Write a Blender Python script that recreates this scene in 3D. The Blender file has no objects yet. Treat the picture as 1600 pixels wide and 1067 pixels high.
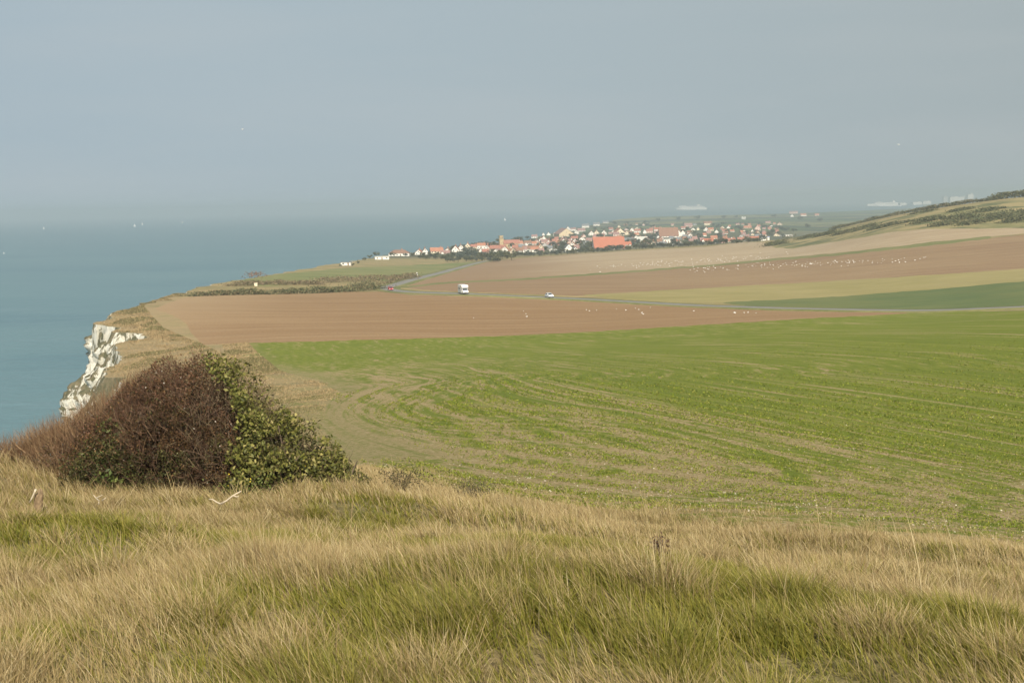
import bpy, math, random
import numpy as np
from mathutils import Vector, Matrix
from mathutils.geometry import delaunay_2d_cdt

random.seed(7)
rng = np.random.default_rng(7)
R = math.radians
SC = bpy.context.scene
COL = SC.collection

# ------------------------------------------------------------------ camera
F_PX = 2000.0                      # focal length for a frame 1600 wide
PITCH, ROLL = math.atan(215.5 / F_PX), R(-1.15)
fwd = np.array([0, math.cos(PITCH), -math.sin(PITCH)])
r0 = np.array([1.0, 0, 0]); u0 = np.array([0, math.sin(PITCH), math.cos(PITCH)])
right = r0 * math.cos(ROLL) + u0 * math.sin(ROLL)
up = u0 * math.cos(ROLL) - r0 * math.sin(ROLL)
cam = bpy.data.cameras.new('camera'); cam_o = bpy.data.objects.new('camera', cam)
COL.objects.link(cam_o)
cam.sensor_width = 36; cam.lens = 36 * F_PX / 1600
cam.clip_start = 0.05; cam.clip_end = 90000
M = Matrix((( right[0], up[0], -fwd[0], 0), (right[1], up[1], -fwd[1], 0), (right[2], up[2], -fwd[2], 0), (0, 0, 0, 1)))
cam_o.matrix_world = M
SC.camera = cam_o

# ------------------------------------------------------------------ light
SUN_AZ, SUN_EL = R(168), R(38)     # azimuth clockwise from the view direction
sun_dir = Vector((math.sin(SUN_AZ) * math.cos(SUN_EL), math.cos(SUN_AZ) * math.cos(SUN_EL), math.sin(SUN_EL)))
sun = bpy.data.lights.new('sun', 'SUN'); sun.energy = 4.5; sun.angle = R(0.6); sun.color = (1.0, 0.91, 0.77)
sun_o = bpy.data.objects.new('sun', sun); COL.objects.link(sun_o)
sun_o.rotation_euler = (-sun_dir).to_track_quat('-Z', 'Y').to_euler()

world = bpy.data.worlds.new('World'); SC.world = world; world.use_nodes = True
wt = world.node_tree; wt.nodes.clear()
def wn(t, **k):
    n = wt.nodes.new(t)
    for a, b in k.items(): setattr(n, a, b)
    return n
tc = wn('ShaderNodeTexCoord'); sep = wn('ShaderNodeSeparateXYZ'); mx = wn('ShaderNodeMath', operation='MAXIMUM')
mx.inputs[1].default_value = 0.22
cmb = wn('ShaderNodeCombineXYZ'); sky = wn('ShaderNodeTexSky', sky_type='NISHITA')
sky.sun_disc = False; sky.sun_elevation = SUN_EL; sky.sun_rotation = SUN_AZ
sky.air_density = 1.0; sky.dust_density = 2.0; sky.ozone_density = 1.0; sky.altitude = 60
tint = wn('ShaderNodeMix', data_type='RGBA', blend_type='MULTIPLY'); tint.inputs[0].default_value = 1.0
tint.inputs[7].default_value = (0.575, 0.655, 0.665, 1)
cn = wn('ShaderNodeTexNoise'); cn.inputs['Scale'].default_value = 3.0; cn.inputs['Detail'].default_value = 4
cmap = wn('ShaderNodeMapping'); cmap.inputs['Scale'].default_value = (1.0, 1.0, 7.0); cmap.inputs['Rotation'].default_value = (0, 0.12, 0)
cramp = wn('ShaderNodeMapRange'); cramp.inputs[1].default_value = 0.42; cramp.inputs[2].default_value = 0.75
cramp.inputs[3].default_value = 0.0; cramp.inputs[4].default_value = 0.20
cmix = wn('ShaderNodeMix', data_type='RGBA'); cmix.inputs[7].default_value = (4.0, 4.1, 4.1, 1)
bg = wn('ShaderNodeBackground'); bg.inputs[1].default_value = 0.09
wo = wn('ShaderNodeOutputWorld'); L = wt.links.new
L(tc.outputs['Generated'], sep.inputs[0]); L(sep.outputs[2], mx.inputs[0])
L(sep.outputs[0], cmb.inputs[0]); L(sep.outputs[1], cmb.inputs[1]); L(mx.outputs[0], cmb.inputs[2])
hsv = wn('ShaderNodeHueSaturation'); hsv.inputs['Saturation'].default_value = 0.30
L(cmb.outputs[0], sky.inputs[0]); L(sky.outputs[0], hsv.inputs['Color']); L(hsv.outputs[0], tint.inputs[6])
L(tc.outputs['Generated'], cmap.inputs[0]); L(cmap.outputs[0], cn.inputs['Vector']); L(cn.outputs[0], cramp.inputs[0])
side = wn('ShaderNodeMapRange'); side.inputs[1].default_value = -0.45; side.inputs[2].default_value = 0.45
warm = wn('ShaderNodeMix', data_type='RGBA'); warm.inputs[6].default_value = (1.0, 1.01, 1.03, 1); warm.inputs[7].default_value = (1.10, 1.03, 0.96, 1)
wmul = wn('ShaderNodeMix', data_type='RGBA', blend_type='MULTIPLY'); wmul.inputs[0].default_value = 1.0
L(sep.outputs[0], side.inputs[0]); L(side.outputs[0], warm.inputs[0]); L(tint.outputs[2], wmul.inputs[6]); L(warm.outputs[2], wmul.inputs[7])
L(cramp.outputs[0], cmix.inputs[0]); L(wmul.outputs[2], cmix.inputs[6])
L(cmix.outputs[2], bg.inputs[0]); L(bg.outputs[0], wo.inputs[0])

SC.view_settings.view_transform = 'Standard'; SC.view_settings.look = 'None'
SC.view_settings.exposure = 0.65; SC.view_settings.gamma = 1.0
SC.cycles.max_bounces = 6; SC.cycles.diffuse_bounces = 3; SC.cycles.transparent_max_bounces = 8
SC.cycles.volume_bounces = 1

# ------------------------------------------------------------------ helpers
def tag(o, label=None, cat=None, group=None, kind=None):
    if label: o['label'] = label
    if cat: o['category'] = cat
    if group: o['group'] = group
    if kind: o['kind'] = kind
    return o

def mesh_from(name, verts, faces, mat=None, smooth=False):
    me = bpy.data.meshes.new(name)
    me.from_pydata([tuple(map(float, v)) for v in verts], [], [tuple(map(int, f)) for f in faces])
    if mat: me.materials.append(mat)
    if smooth: me.polygons.foreach_set('use_smooth', [True] * len(me.polygons))
    me.update()
    return me

def link(name, me, parent=None, loc=(0, 0, 0), rz=0.0, scale=1.0):
    o = bpy.data.objects.new(name, me); COL.objects.link(o)
    o.location = loc; o.rotation_euler = (0, 0, rz)
    o.scale = (scale,) * 3 if not hasattr(scale, '__len__') else scale
    if parent: o.parent = parent
    return o

def fast_mesh(name, verts, loops, starts, mat, colors=None, smooth=False, uvs=None):
    """verts (n,3), flat loop indices, polygon start offsets; optional per-vertex colour and uv"""
    me = bpy.data.meshes.new(name)
    me.vertices.add(len(verts)); me.vertices.foreach_set('co', np.ascontiguousarray(verts, np.float32).ravel())
    me.loops.add(len(loops)); me.loops.foreach_set('vertex_index', np.ascontiguousarray(loops, np.int32))
    me.polygons.add(len(starts)); me.polygons.foreach_set('loop_start', np.ascontiguousarray(starts, np.int32))
    if smooth: me.polygons.foreach_set('use_smooth', np.ones(len(starts), bool))
    if colors is not None:
        a = me.color_attributes.new('Col', 'FLOAT_COLOR', 'POINT')
        c = np.ones((len(verts), 4), np.float32); c[:, :3] = colors
        a.data.foreach_set('color', c.ravel())
    if uvs is not None:
        a = me.attributes.new('rows', 'FLOAT_VECTOR', 'POINT')
        c = np.zeros((len(verts), 3), np.float32); c[:, :uvs.shape[1]] = uvs
        a.data.foreach_set('vector', c.ravel())
    me.update(calc_edges=True)
    if mat: me.materials.append(mat)
    return me

def hash2(ix, iy, seed=0):
    h = (ix.astype(np.int64) * 374761393 + iy.astype(np.int64) * 668265263 + seed * 974634777) & 0x7fffffff
    h = ((h ^ (h >> 13)) * 1274126177) & 0x7fffffff
    return ((h ^ (h >> 16)) & 0xffff) / 65535.0
def vnoise(x, y, seed=0):
    x = np.asarray(x, float); y = np.asarray(y, float)
    ix = np.floor(x); iy = np.floor(y); fx = x - ix; fy = y - iy
    fx = fx * fx * (3 - 2 * fx); fy = fy * fy * (3 - 2 * fy)
    a = hash2(ix, iy, seed); b = hash2(ix + 1, iy, seed); c = hash2(ix, iy + 1, seed); d = hash2(ix + 1, iy + 1, seed)
    return (a * (1 - fx) + b * fx) * (1 - fy) + (c * (1 - fx) + d * fx) * fy
def fbm(x, y, seed=0, octaves=4):
    s = 0; amp = 0.5; t = 0
    for k in range(octaves):
        s = s + amp * vnoise(x * 2 ** k, y * 2 ** k, seed + k); t += amp; amp *= 0.5
    return s / t

def pdir(px, py):
    px = np.asarray(px, float); py = np.asarray(py, float)
    return fwd * F_PX + np.multiply.outer(px - 800, right) - np.multiply.outer(py - 533.5, up)
def at_depth(px, py, D):
    d = pdir(px, py); return d * (np.asarray(D) / d[..., 1])[..., None]
def to_px(p):
    p = np.asarray(p, float); zc = p @ fwd
    return 800 + F_PX * (p @ right) / zc, 533.5 - F_PX * (p @ up) / zc

# ------------------------------------------------------------------ the shape of the land
SEA = -65.0; EARTH = 6371000.0
def sea_z(x, y): return SEA - (x * x + y * y) / (2 * EARTH)

CP = [  # pixel x, pixel y, distance
 (0,1067,4.4),(400,1067,4.4),(800,1067,4.4),(1200,1067,4.4),(1600,1067,4.4),
 (0,830,11),(350,852,11),(800,880,11),(1200,915,11),(1600,955,12),
 (0,745,20),(350,775,22),(560,764,25),(800,790,27),(1200,822,28),(1600,866,27),
 (-150,790,14),(-150,740,25),
 (560,748,34),(1000,800,32.5),(1600,858,30),
 (540,660,72),(400,650,80),(800,650,75),(1200,650,75),(1600,650,75),
 (800,590,125),(1200,580,125),(1600,560,125),(520,600,150),(800,528,260),(1600,487,240),(370,537,255),(1200,507,250),
 (176,600,186),(260,590,180),(155,506,320),(240,480,360),(300,462,440),(320,537,262),
 (735,461,430),(600,455,500),(865,466,415),(1200,484,330),(1475,487,290),(1600,482,275),
 (617,447,560),(650,437,640),(700,425,790),(745,412,1000),(370,440,560),(530,413,960),(600,430,700),
 (610,399,1300),(700,392,1500),(790,382,1750),(850,373,2100),(940,355,3200),(1000,342,4500),(1050,338,5000),(1200,335,5200),
 (800,405,1080),(900,398,1100),(1000,391,1100),(1100,386,1100),(1190,378,1080),
 (950,391,1250),(1060,371,1700),(1150,361,2200),(1150,378,1350),(870,374,1900),
 (800,436,620),(1000,422,700),(1200,406,720),(1300,440,480),(1600,442,380),(1600,422,470),(1600,390,560),
 (1400,362,760),(1600,357,700),(1300,378,850),(1220,392,880),
 (1300,359,1150),(1400,338,1100),(1500,322,1050),(1600,308,1000),(1250,374,1100),
]
CX = [  # x, y, z
 (0,0,-1.58),(-3,0,-1.5),(3,0,-1.65),(0,-10,-1.1),(-8,-10,-1.3),(8,-10,-1.3),(0,-25,-0.8),(-16,-20,-1.5),(16,-20,-1.2),
 (-14,30,-8.5),(-31,100,-20),(-22,60,-14.5),
 (375,1500,-54),(525,1500,-48),(675,1500,-30),(625,2500,-60),(1000,2500,-60),(2400,6000,-62),(2700,9000,-64),
 (42,30,-8),(77,80,-13),(196,250,-20),(371,500,-25),(511,700,-14),(721,1000,6),(1071,1500,-5),(2121,3000,-52),(6300,9000,-64),
]
_p = at_depth(np.array([c[0] for c in CP]), np.array([c[1] for c in CP]), np.array([c[2] for c in CP]))
_p = np.vstack([_p, np.array(CX, float)])
def uw(x, y): return x / (y + 30.0), 0.32 * np.log(y + 30.0)
def tps_fit(P, lam):
    u, w = uw(P[:, 0], P[:, 1]); n = len(u)
    d2 = (u[:, None] - u) ** 2 + (w[:, None] - w) ** 2
    K = 0.5 * d2 * np.log(d2 + 1e-12)
    A = np.zeros((n + 3, n + 3)); A[:n, :n] = K + lam * np.eye(n)
    A[:n, n] = 1; A[:n, n + 1] = u; A[:n, n + 2] = w; A[n:, :n] = A[:n, n:].T
    b = np.zeros(n + 3)
    b[:n] = P[:, 2]
    return u, w, np.linalg.solve(A, b)
_tu, _tw, _tc = tps_fit(_p, 1e-5)
_UG = np.linspace(-6.0, 6.0, 1201); _WG = np.linspace(0.32 * math.log(3.0), 0.32 * math.log(13500.0), 500)
def _table():
    uu, ww = np.meshgrid(_UG, _WG); out = np.empty(uu.shape)
    for i in range(len(_WG)):
        d2 = (uu[i, :, None] - _tu) ** 2 + (ww[i, :, None] - _tw) ** 2
        out[i] = (0.5 * d2 * np.log(d2 + 1e-12)) @ _tc[:-3] + _tc[-3] + _tc[-2] * uu[i] + _tc[-1] * ww[i]
    return out
_TAB = _table()
def base_h(x, y):
    u, w = uw(np.asarray(x, float), np.maximum(np.asarray(y, float), -26.9))
    fu = np.clip((u - _UG[0]) / (_UG[1] - _UG[0]), 0, len(_UG) - 1.001); fw = np.clip((w - _WG[0]) / (_WG[1] - _WG[0]), 0, len(_WG) - 1.001)
    i = fu.astype(int); j = fw.astype(int); a = fu - i; b = fw - j
    return (_TAB[j, i] * (1 - a) + _TAB[j, i + 1] * a) * (1 - b) + (_TAB[j + 1, i] * (1 - a) + _TAB[j + 1, i + 1] * a) * b
DIPS = [(-1.6, 10.0, 2.2, .9, .22), (1.2, 8.7, 1.8, .7, .22), (2.5, 6.6, 1.4, .5, .16), (-4.3, 11.2, 1.8, .9, .15), (-2.3, 5.2, .8, .4, .08), (-0.5, 4.6, 1.2, .3, .06)]
def height(x, y):
    x = np.asarray(x, float); y = np.asarray(y, float)
    h = base_h(x, y)
    near = np.clip((38 - y) / 14, 0, 1)
    bump = (fbm(x * 0.22 + 3, y * 0.30, 11, 3) - 0.5) * 0.85 + (vnoise(x * 0.9, y * 0.9, 5) - 0.5) * 0.16
    for a_, b_, sa_, sb_, k_ in DIPS: bump = bump - k_ * np.exp(-((x - a_) / sa_) ** 2 - ((y - b_) / sb_) ** 2)
    bump = bump * np.clip((np.hypot(x, y) - 1.0) / 5, 0.1, 1)
    far = np.clip((y - 40) / 200, 0, 1)
    h = h + near * bump + far * (fbm(x / 60, y / 60, 21, 3) - 0.5) * 0.7
    return np.maximum(h, sea_z(x, y) + 1.5)

COAST = np.array([(-30,-18),(0,-16.5),(20,-15),(30,-14.5),(60,-20),(100,-30.5),(150,-46.5),(182,-57.5),(196,-61.5),(215,-66.5),(232,-74),(250,-77),
 (268,-82),(277,-80),(288,-81),(296,-91),(310,-99),(322,-103.5),(335,-106),(360,-108),(400,-110),(440,-115),(500,-123),(560,-124),(620,-124),(700,-128),
 (800,-130),(900,-134),(960,-134),(1060,-126),(1150,-130),(1300,-128),(1500,-78),(1750,-10),(2100,34),(2400,60),(3200,170),(4500,385),(5000,580),
 (5200,1000),(5700,1500),(6500,2100),(9000,2900),(12500,4300)], float)
def coast_x(y):
    y = np.asarray(y, float)
    n = (vnoise(y / 9.0, y * 0, 31) - 0.5) * 5 + (vnoise(y / 3.1, y * 0, 32) - 0.5) * 1.8
    return np.interp(y, COAST[:, 0], COAST[:, 1]) + n * np.clip((y - 120) / 80, 0, 1) * np.where(y > 1000, 3, 1)

_ys = np.exp(np.linspace(math.log(2.2), math.log(12000), 1100))
def ground(px, py):
    """where the line of sight through a pixel meets the land; arrays (n,) -> (n,3)"""
    d = pdir(np.atleast_1d(px), np.atleast_1d(py)); out = np.zeros((len(d), 3))
    for i in range(0, len(d), 400):
        v = d[i:i + 400]; sx = v[:, 0] / v[:, 1]; sz = v[:, 2] / v[:, 1]
        X = sx[:, None] * _ys; Y = np.broadcast_to(_ys, X.shape)
        below = (height(X, Y) > sz[:, None] * _ys) & (X > coast_x(_ys) - 1)
        ok = below.any(1)
        for q_ in range(60):                      # a sight line that just clears the land is lowered until it meets it
            if ok.all(): break
            m_ = ~ok; vv = pdir(np.atleast_1d(px)[i:i + 400][m_], np.atleast_1d(py)[i:i + 400][m_] + 0.7 * (q_ + 1))
            sx[m_] = vv[:, 0] / vv[:, 1]; sz[m_] = vv[:, 2] / vv[:, 1]
            X = sx[m_][:, None] * _ys; below[m_] = (height(X, np.broadcast_to(_ys, X.shape)) > sz[m_][:, None] * _ys) & (X > coast_x(_ys) - 1)
            ok = below.any(1)
        k = np.where(ok, below.argmax(1), len(_ys) - 1)
        a = _ys[np.maximum(k - 1, 0)].copy(); b = _ys[k].copy()
        for _ in range(16):
            m = 0.5 * (a + b); hit = height(sx * m, m) > sz * m
            b = np.where(hit, m, b); a = np.where(hit, a, m)
        out[i:i + 400] = np.stack([sx * b, b, height(sx * b, b)], 1)
    return out
def crest_pts(pxs, back=12.0):
    out = []
    yy = np.linspace(700, 1130, 300)
    for px in pxs:
        x = (px - 800) / F_PX * yy; k = int(np.argmax(height(x, yy) / yy)); y = yy[k] - back; x = (px - 800) / F_PX * y; out.append((x, y, float(height(x, y))))
    return np.array(out)
def ground1(px, py): return ground([px], [py])[0]

# ------------------------------------------------------------------ materials
def new_mat(name):
    m = bpy.data.materials.new(name); m.use_nodes = True
    nt = m.node_tree; b = nt.nodes['Principled BSDF']; b.inputs['Roughness'].default_value = 0.85
    b.inputs['Specular IOR Level'].default_value = 0.2
    return m, nt, b
def plain(name, col, rough=0.7, var=0.12, scale=0.6, spec=0.25, metal=0.0):
    """a colour with gentle cloudy variation so that nothing is perfectly flat"""
    m, nt, b = new_mat(name); N = nt.nodes; l = nt.links.new
    geo = N.new('ShaderNodeNewGeometry'); no = N.new('ShaderNodeTexNoise'); no.inputs['Scale'].default_value = scale; no.inputs['Detail'].default_value = 5
    mr = N.new('ShaderNodeMapRange'); mr.inputs[1].default_value = 0.3; mr.inputs[2].default_value = 0.7
    mr.inputs[3].default_value = 1 - var; mr.inputs[4].default_value = 1 + var
    mul = N.new('ShaderNodeMix'); mul.data_type = 'RGBA'; mul.blend_type = 'MULTIPLY'; mul.inputs[0].default_value = 1
    mul.inputs[6].default_value = (*col, 1)
    l(geo.outputs['Position'], no.inputs['Vector']); l(no.outputs[0], mr.inputs[0]); l(mr.outputs[0], mul.inputs[7])
    l(mul.outputs[2], b.inputs['Base Color'])
    b.inputs['Roughness'].default_value = rough; b.inputs['Specular IOR Level'].default_value = spec; b.inputs['Metallic'].default_value = metal
    return m
def leafy(name, rough=0.6, trans=0.25):
    """colour from the mesh's own colour attribute, a little light shining through"""
    m, nt, b = new_mat(name); N = nt.nodes; l = nt.links.new
    at = N.new('ShaderNodeAttribute'); at.attribute_name = 'Col'
    l(at.outputs['Color'], b.inputs['Base Color']); b.inputs['Roughness'].default_value = rough
    tr = N.new('ShaderNodeBsdfTranslucent'); l(at.outputs['Color'], tr.inputs[0])
    mx = N.new('ShaderNodeMixShader'); mx.inputs[0].default_value = trans
    l(b.outputs[0], mx.inputs[1]); l(tr.outputs[0], mx.inputs[2]); l(mx.outputs[0], N['Material Output'].inputs[0])
    return m

class Graph:
    """short-hand for colour graphs"""
    def __init__(s, name):
        s.m, s.nt, s.b = new_mat(name); s.N = s.nt.nodes; s.l = s.nt.links.new
        s.geo = s.N.new('ShaderNodeNewGeometry'); s.pos = s.geo.outputs['Position']
    def attr(s, n):
        a = s.N.new('ShaderNodeAttribute'); a.attribute_name = n; return a.outputs['Vector']
    def noise(s, vec, scale, detail=4, stretch=None, rough=0.55, rot=0.0, dist=0.0):
        if stretch or rot:
            mp = s.N.new('ShaderNodeMapping'); mp.inputs['Scale'].default_value = stretch or (1, 1, 1); mp.inputs['Rotation'].default_value = (0, 0, rot)
            s.l(vec, mp.inputs[0]); vec = mp.outputs[0]
        n = s.N.new('ShaderNodeTexNoise'); n.inputs['Scale'].default_value = scale; n.inputs['Detail'].default_value = detail
        n.inputs['Roughness'].default_value = rough; n.inputs['Distortion'].default_value = dist
        s.l(vec, n.inputs['Vector']); return n.outputs[0]
    def rng(s, v, a, b, c=0.0, d=1.0):
        n = s.N.new('ShaderNodeMapRange'); n.interpolation_type = 'SMOOTHSTEP'
        for i, q in enumerate((a, b, c, d)): n.inputs[i + 1].default_value = q
        s.l(v, n.inputs[0]); return n.outputs[0]
    def math(s, op, a, b=None):
        n = s.N.new('ShaderNodeMath'); n.operation = op
        for i, q in enumerate((a, b)):
            if q is None: continue
            if hasattr(q, 'node'): s.l(q, n.inputs[i])
            else: n.inputs[i].default_value = q
        return n.outputs[0]
    def mix(s, f, a, b, mode='MIX'):
        n = s.N.new('ShaderNodeMix'); n.data_type = 'RGBA'; n.blend_type = mode
        for i, q in ((0, f), (6, a), (7, b)):
            if hasattr(q, 'node'): s.l(q, n.inputs[i])
            else: n.inputs[i].default_value = q if i == 0 else (*q, 1)
        return n.outputs[2]
    def xyz(s, v):
        n = s.N.new('ShaderNodeSeparateXYZ'); s.l(v, n.inputs[0]); return n.outputs
    def bump(s, h, strength, dist):
        n = s.N.new('ShaderNodeBump'); n.inputs['Strength'].default_value = strength; n.inputs['Distance'].default_value = dist
        s.l(h, n.inputs['Height']); s.l(n.outputs[0], s.b.inputs['Normal'])
    def done(s, col):
        s.l(col, s.b.inputs['Base Color']); return s.m

# rough grassland of the whole headland, and beyond the village the plain in strips
g = Graph('grassland')
n1 = g.noise(g.pos, 0.06, 6); n2 = g.noise(g.pos, 0.5, 6); n3 = g.noise(g.pos, 5.0, 4)
c = g.mix(g.rng(n1, 0.35, 0.65), (0.34, 0.25, 0.125), (0.19, 0.18, 0.065))
c = g.mix(g.rng(g.noise(g.pos, 0.14, 6, stretch=(0.35, 1, 1), rot=-.2, rough=0.65), 0.48, 0.62, 0, 0.9), c, (0.135, 0.125, 0.055))
c = g.mix(g.rng(n2, 0.45, 0.70, 0, 0.7), c, (0.15, 0.135, 0.055))
c = g.mix(g.rng(n3, 0.3, 0.75, 0.0, 0.45), c, (0.39, 0.29, 0.16))
py_ = g.xyz(g.pos)[1]
vor = g.N.new('ShaderNodeTexVoronoi'); vor.inputs['Scale'].default_value = 0.0035
mp = g.N.new('ShaderNodeMapping'); mp.inputs['Scale'].default_value = (1.0, 0.55, 1); mp.inputs['Rotation'].default_value = (0, 0, 0.5)
g.l(g.pos, mp.inputs[0]); g.l(mp.outputs[0], vor.inputs['Vector'])
pc = g.mix(g.rng(g.xyz(vor.outputs['Color'])[0], 0.2, 0.8), (0.09, 0.13, 0.045), (0.20, 0.19, 0.09))
pc = g.mix(g.rng(g.noise(g.pos, 0.012, 5), 0.5, 0.6), pc, (0.045, 0.065, 0.035))
pc = g.mix(g.rng(g.noise(g.pos, 0.0032, 5, stretch=(0.25, 1, 1), rot=-.2), 0.52, 0.58), pc, (0.04, 0.055, 0.04))
pc = g.mix(g.math('MULTIPLY', g.rng(py_, 2600, 1900), 0.75), pc, g.mix(g.rng(n2, .4, .6), (0.055, 0.062, 0.04), (0.10, 0.095, 0.06)))
near_edge = g.math('ADD', g.xyz(g.pos)[0], g.math('MULTIPLY', py_, 0.235))
c = g.mix(g.math('MULTIPLY', g.math('MULTIPLY', g.rng(py_, 470, 380), g.rng(near_edge, 14, 0)), g.rng(g.noise(g.pos, 0.16, 7, stretch=(.5, 1, 1), rot=.3, rough=.7), .36, .60, .12, .85)), c, g.mix(g.rng(n3, .35, .65), (0.25, 0.185, 0.095), (0.36, 0.27, 0.155)))
c = g.mix(g.rng(py_, 1110, 1250), c, pc)
c = g.mix(g.math('MULTIPLY', g.rng(py_, 36, 30), 0.75), c, g.mix(g.rng(n2, 0.4, 0.6), (0.10, 0.095, 0.035), (0.15, 0.115, 0.055)))
g.bump(n3, 0.5, 0.25)
M_GRASSLAND = g.done(c)

def soil(name, a, b, light, rot=0.0, rise=None, sand=False):
    g = Graph(name)
    n1 = g.noise(g.pos, 0.016, 6, stretch=(0.5, 1, 1), rot=rot, rough=0.6); n2 = g.noise(g.pos, 0.42, 6, stretch=(0.03, 1, 1), rot=rot, rough=0.7); n3 = g.noise(g.pos, 2.0, 5)
    c = g.mix(g.rng(n1, 0.35, 0.7), a, b)
    c = g.mix(g.rng(n2, 0.42, 0.66, 0, 0.75), c, light)
    c = g.mix(g.rng(n3, 0.45, 0.70, 0, 0.5), c, tuple(0.62 * q for q in a))
    c = g.mix(g.rng(g.noise(g.pos, 0.11, 4, stretch=(0.06, 1, 1), rot=rot), 0.5, 0.64, 0, 0.35), c, tuple(0.84 * q for q in a))
    if sand: c = g.mix(g.rng(g.math('ADD', g.xyz(g.pos)[0], g.math('MULTIPLY', g.noise(g.pos, 0.02, 5), 50)), -30, -85, 0, .8), c, (0.335, 0.24, 0.138))
    if rise: c = g.mix(g.math('MULTIPLY', g.rng(g.math('ADD', g.xyz(g.pos)[0], g.math('MULTIPLY', g.noise(g.pos, 0.01, 4), 120)), rise[0], rise[1]), 0.9), tuple(1.0 * q for q in (0.245, 0.165, 0.095)), c)
    g.bump(g.noise(g.pos, 1.4, 6, stretch=(0.35, 1, 1), rot=rot), 0.6, 0.35)
    return g.done(c)
M_PLOUGH = soil('ploughed_soil', (0.240, 0.146, 0.070), (0.285, 0.184, 0.094), (0.33, 0.23, 0.128), 0.04, sand=True)
M_PLOUGH_FAR = soil('ploughed_soil_beyond_road', (0.225, 0.142, 0.078), (0.265, 0.18, 0.098), (0.32, 0.235, 0.14), -0.35)
_PALE_OLD = None
M_PALE = soil('pale_chalky_soil', (0.33, 0.25, 0.155), (0.40, 0.315, 0.205), (0.47, 0.385, 0.27), -0.35, (40, 150))
def crop(name, a, b, rot):
    g = Graph(name)
    c = g.mix(g.rng(g.noise(g.pos, 0.03, 5), 0.35, 0.65), a, b)
    c = g.mix(g.rng(g.noise(g.pos, 0.5, 5, stretch=(0.08, 1, 1), rot=rot), 0.4, 0.7, 0, 0.5), c, tuple(1.35 * q for q in b))
    g.bump(g.noise(g.pos, 2.5, 4), 0.5, 0.3)
    return g.done(c)
M_YELLOW = crop('yellowing_crop', (0.235, 0.205, 0.078), (0.27, 0.23, 0.10), -0.25)
M_DKGREEN = crop('dark_green_crop', (0.085, 0.12, 0.042), (0.125, 0.14, 0.05), -0.15)
M_MEADOW = crop('meadow_grass', (0.125, 0.15, 0.05), (0.19, 0.185, 0.075), 0.3)
M_VERGE = crop('verge_grass', (0.12, 0.135, 0.045), (0.18, 0.17, 0.07), 0.1)
M_HILL = None
g = Graph('hill_grass')
c = g.mix(g.rng(g.noise(g.pos, 0.02, 6, stretch=(1, 1, 1)), 0.38, 0.62), (0.30, 0.24, 0.115), (0.17, 0.165, 0.068))
c = g.mix(g.rng(g.noise(g.pos, 0.045, 6), 0.50, 0.60), c, (0.10, 0.11, 0.045))
g.bump(g.noise(g.pos, 0.3, 5), 0.6, 1.0)
M_HILL = g.done(c)

# sprouting field: rows follow the attribute (x = along, y = across in metres)
g = Graph('sprouting_crop')
rw = g.attr('rows')
across = g.xyz(rw)[1]
fine = g.noise(rw, 1.0, 4, stretch=(0.045, 3.4, 1), rough=0.65)
lines = g.noise(rw, 1.0, 3, stretch=(0.006, 0.62, 1), rough=0.6)
wide = g.noise(rw, 1.0, 2, stretch=(0.012, 0.13, 1), rough=0.5)
patch = g.noise(g.pos, 0.045, 5)
speck = g.noise(g.pos, 6.0, 4, rough=0.75)
clod = g.noise(g.pos, 3.2, 7, rough=0.82)
green = g.mix(g.rng(patch, 0.35, 0.65), (0.148, 0.186, 0.013), (0.186, 0.216, 0.019))
green = g.mix(g.rng(lines, 0.40, 0.60, 0, 0.6), g.mix(0.5, green, (0.090, 0.132, 0.010)), (0.20, 0.225, 0.022))
green = g.mix(g.rng(clod, 0.42, 0.62, 0, 0.6), green, (0.090, 0.125, 0.010))
green = g.mix(g.rng(fine, 0.45, 0.65, 0, 0.45), green, (0.22, 0.225, 0.035))
tan = g.mix(g.rng(speck, 0.40, 0.60), (0.235, 0.175, 0.070), (0.41, 0.325, 0.18))
tan = g.mix(g.rng(speck, 0.60, 0.72, 0, 0.8), tan, (0.60, 0.54, 0.42))
cover = g.math('ADD', g.math('MULTIPLY', fine, 0.34), g.math('MULTIPLY', lines, 0.62))
cover = g.math('ADD', cover, g.math('MULTIPLY', g.math('SUBTRACT', clod, 0.5), 0.95))
cover = g.math('ADD', cover, g.math('MULTIPLY', g.math('SUBTRACT', wide, 0.5), 0.55))
cover = g.math('ADD', cover, g.rng(across, 0, 42, 0.165, -0.035))
cover = g.math('ADD', cover, g.math('MULTIPLY', g.math('SUBTRACT', patch, 0.5), 0.2))
wob_ = g.math('ADD', across, g.math('MULTIPLY', g.math('SUBTRACT', lines, 0.5), 0.8))
rows_ = g.math('SINE', g.math('MULTIPLY', wob_, 6.5))
cover = g.math('ADD', cover, g.math('MULTIPLY', rows_, 0.035))
def track(off):
    ph = g.math('FRACT', g.math('MULTIPLY', g.math('ADD', wob_, off), 1 / 15.0))
    return g.rng(g.math('ABSOLUTE', g.math('SUBTRACT', ph, 0.5)), 0.026, 0.012)
cover = g.math('ADD', cover, g.math('MULTIPLY', g.math('MAXIMUM', track(0.0), track(1.9)), 0.10))
fac = g.rng(cover, 0.50, 0.68)
c = g.mix(fac, green, tan)
edge = g.math('ADD', g.xyz(rw)[2], g.math('MULTIPLY', g.math('SUBTRACT', clod, 0.5), 14.0))
c = g.mix(g.rng(edge, 6.0, 0.0, 0, 0.7), c, g.mix(g.rng(clod, .42, .60), (0.165, 0.165, 0.045), (0.33, 0.265, 0.145)))
g.bump(g.math('ADD', clod, speck), 0.8, 0.14)
M_CROP = g.done(c)

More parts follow.
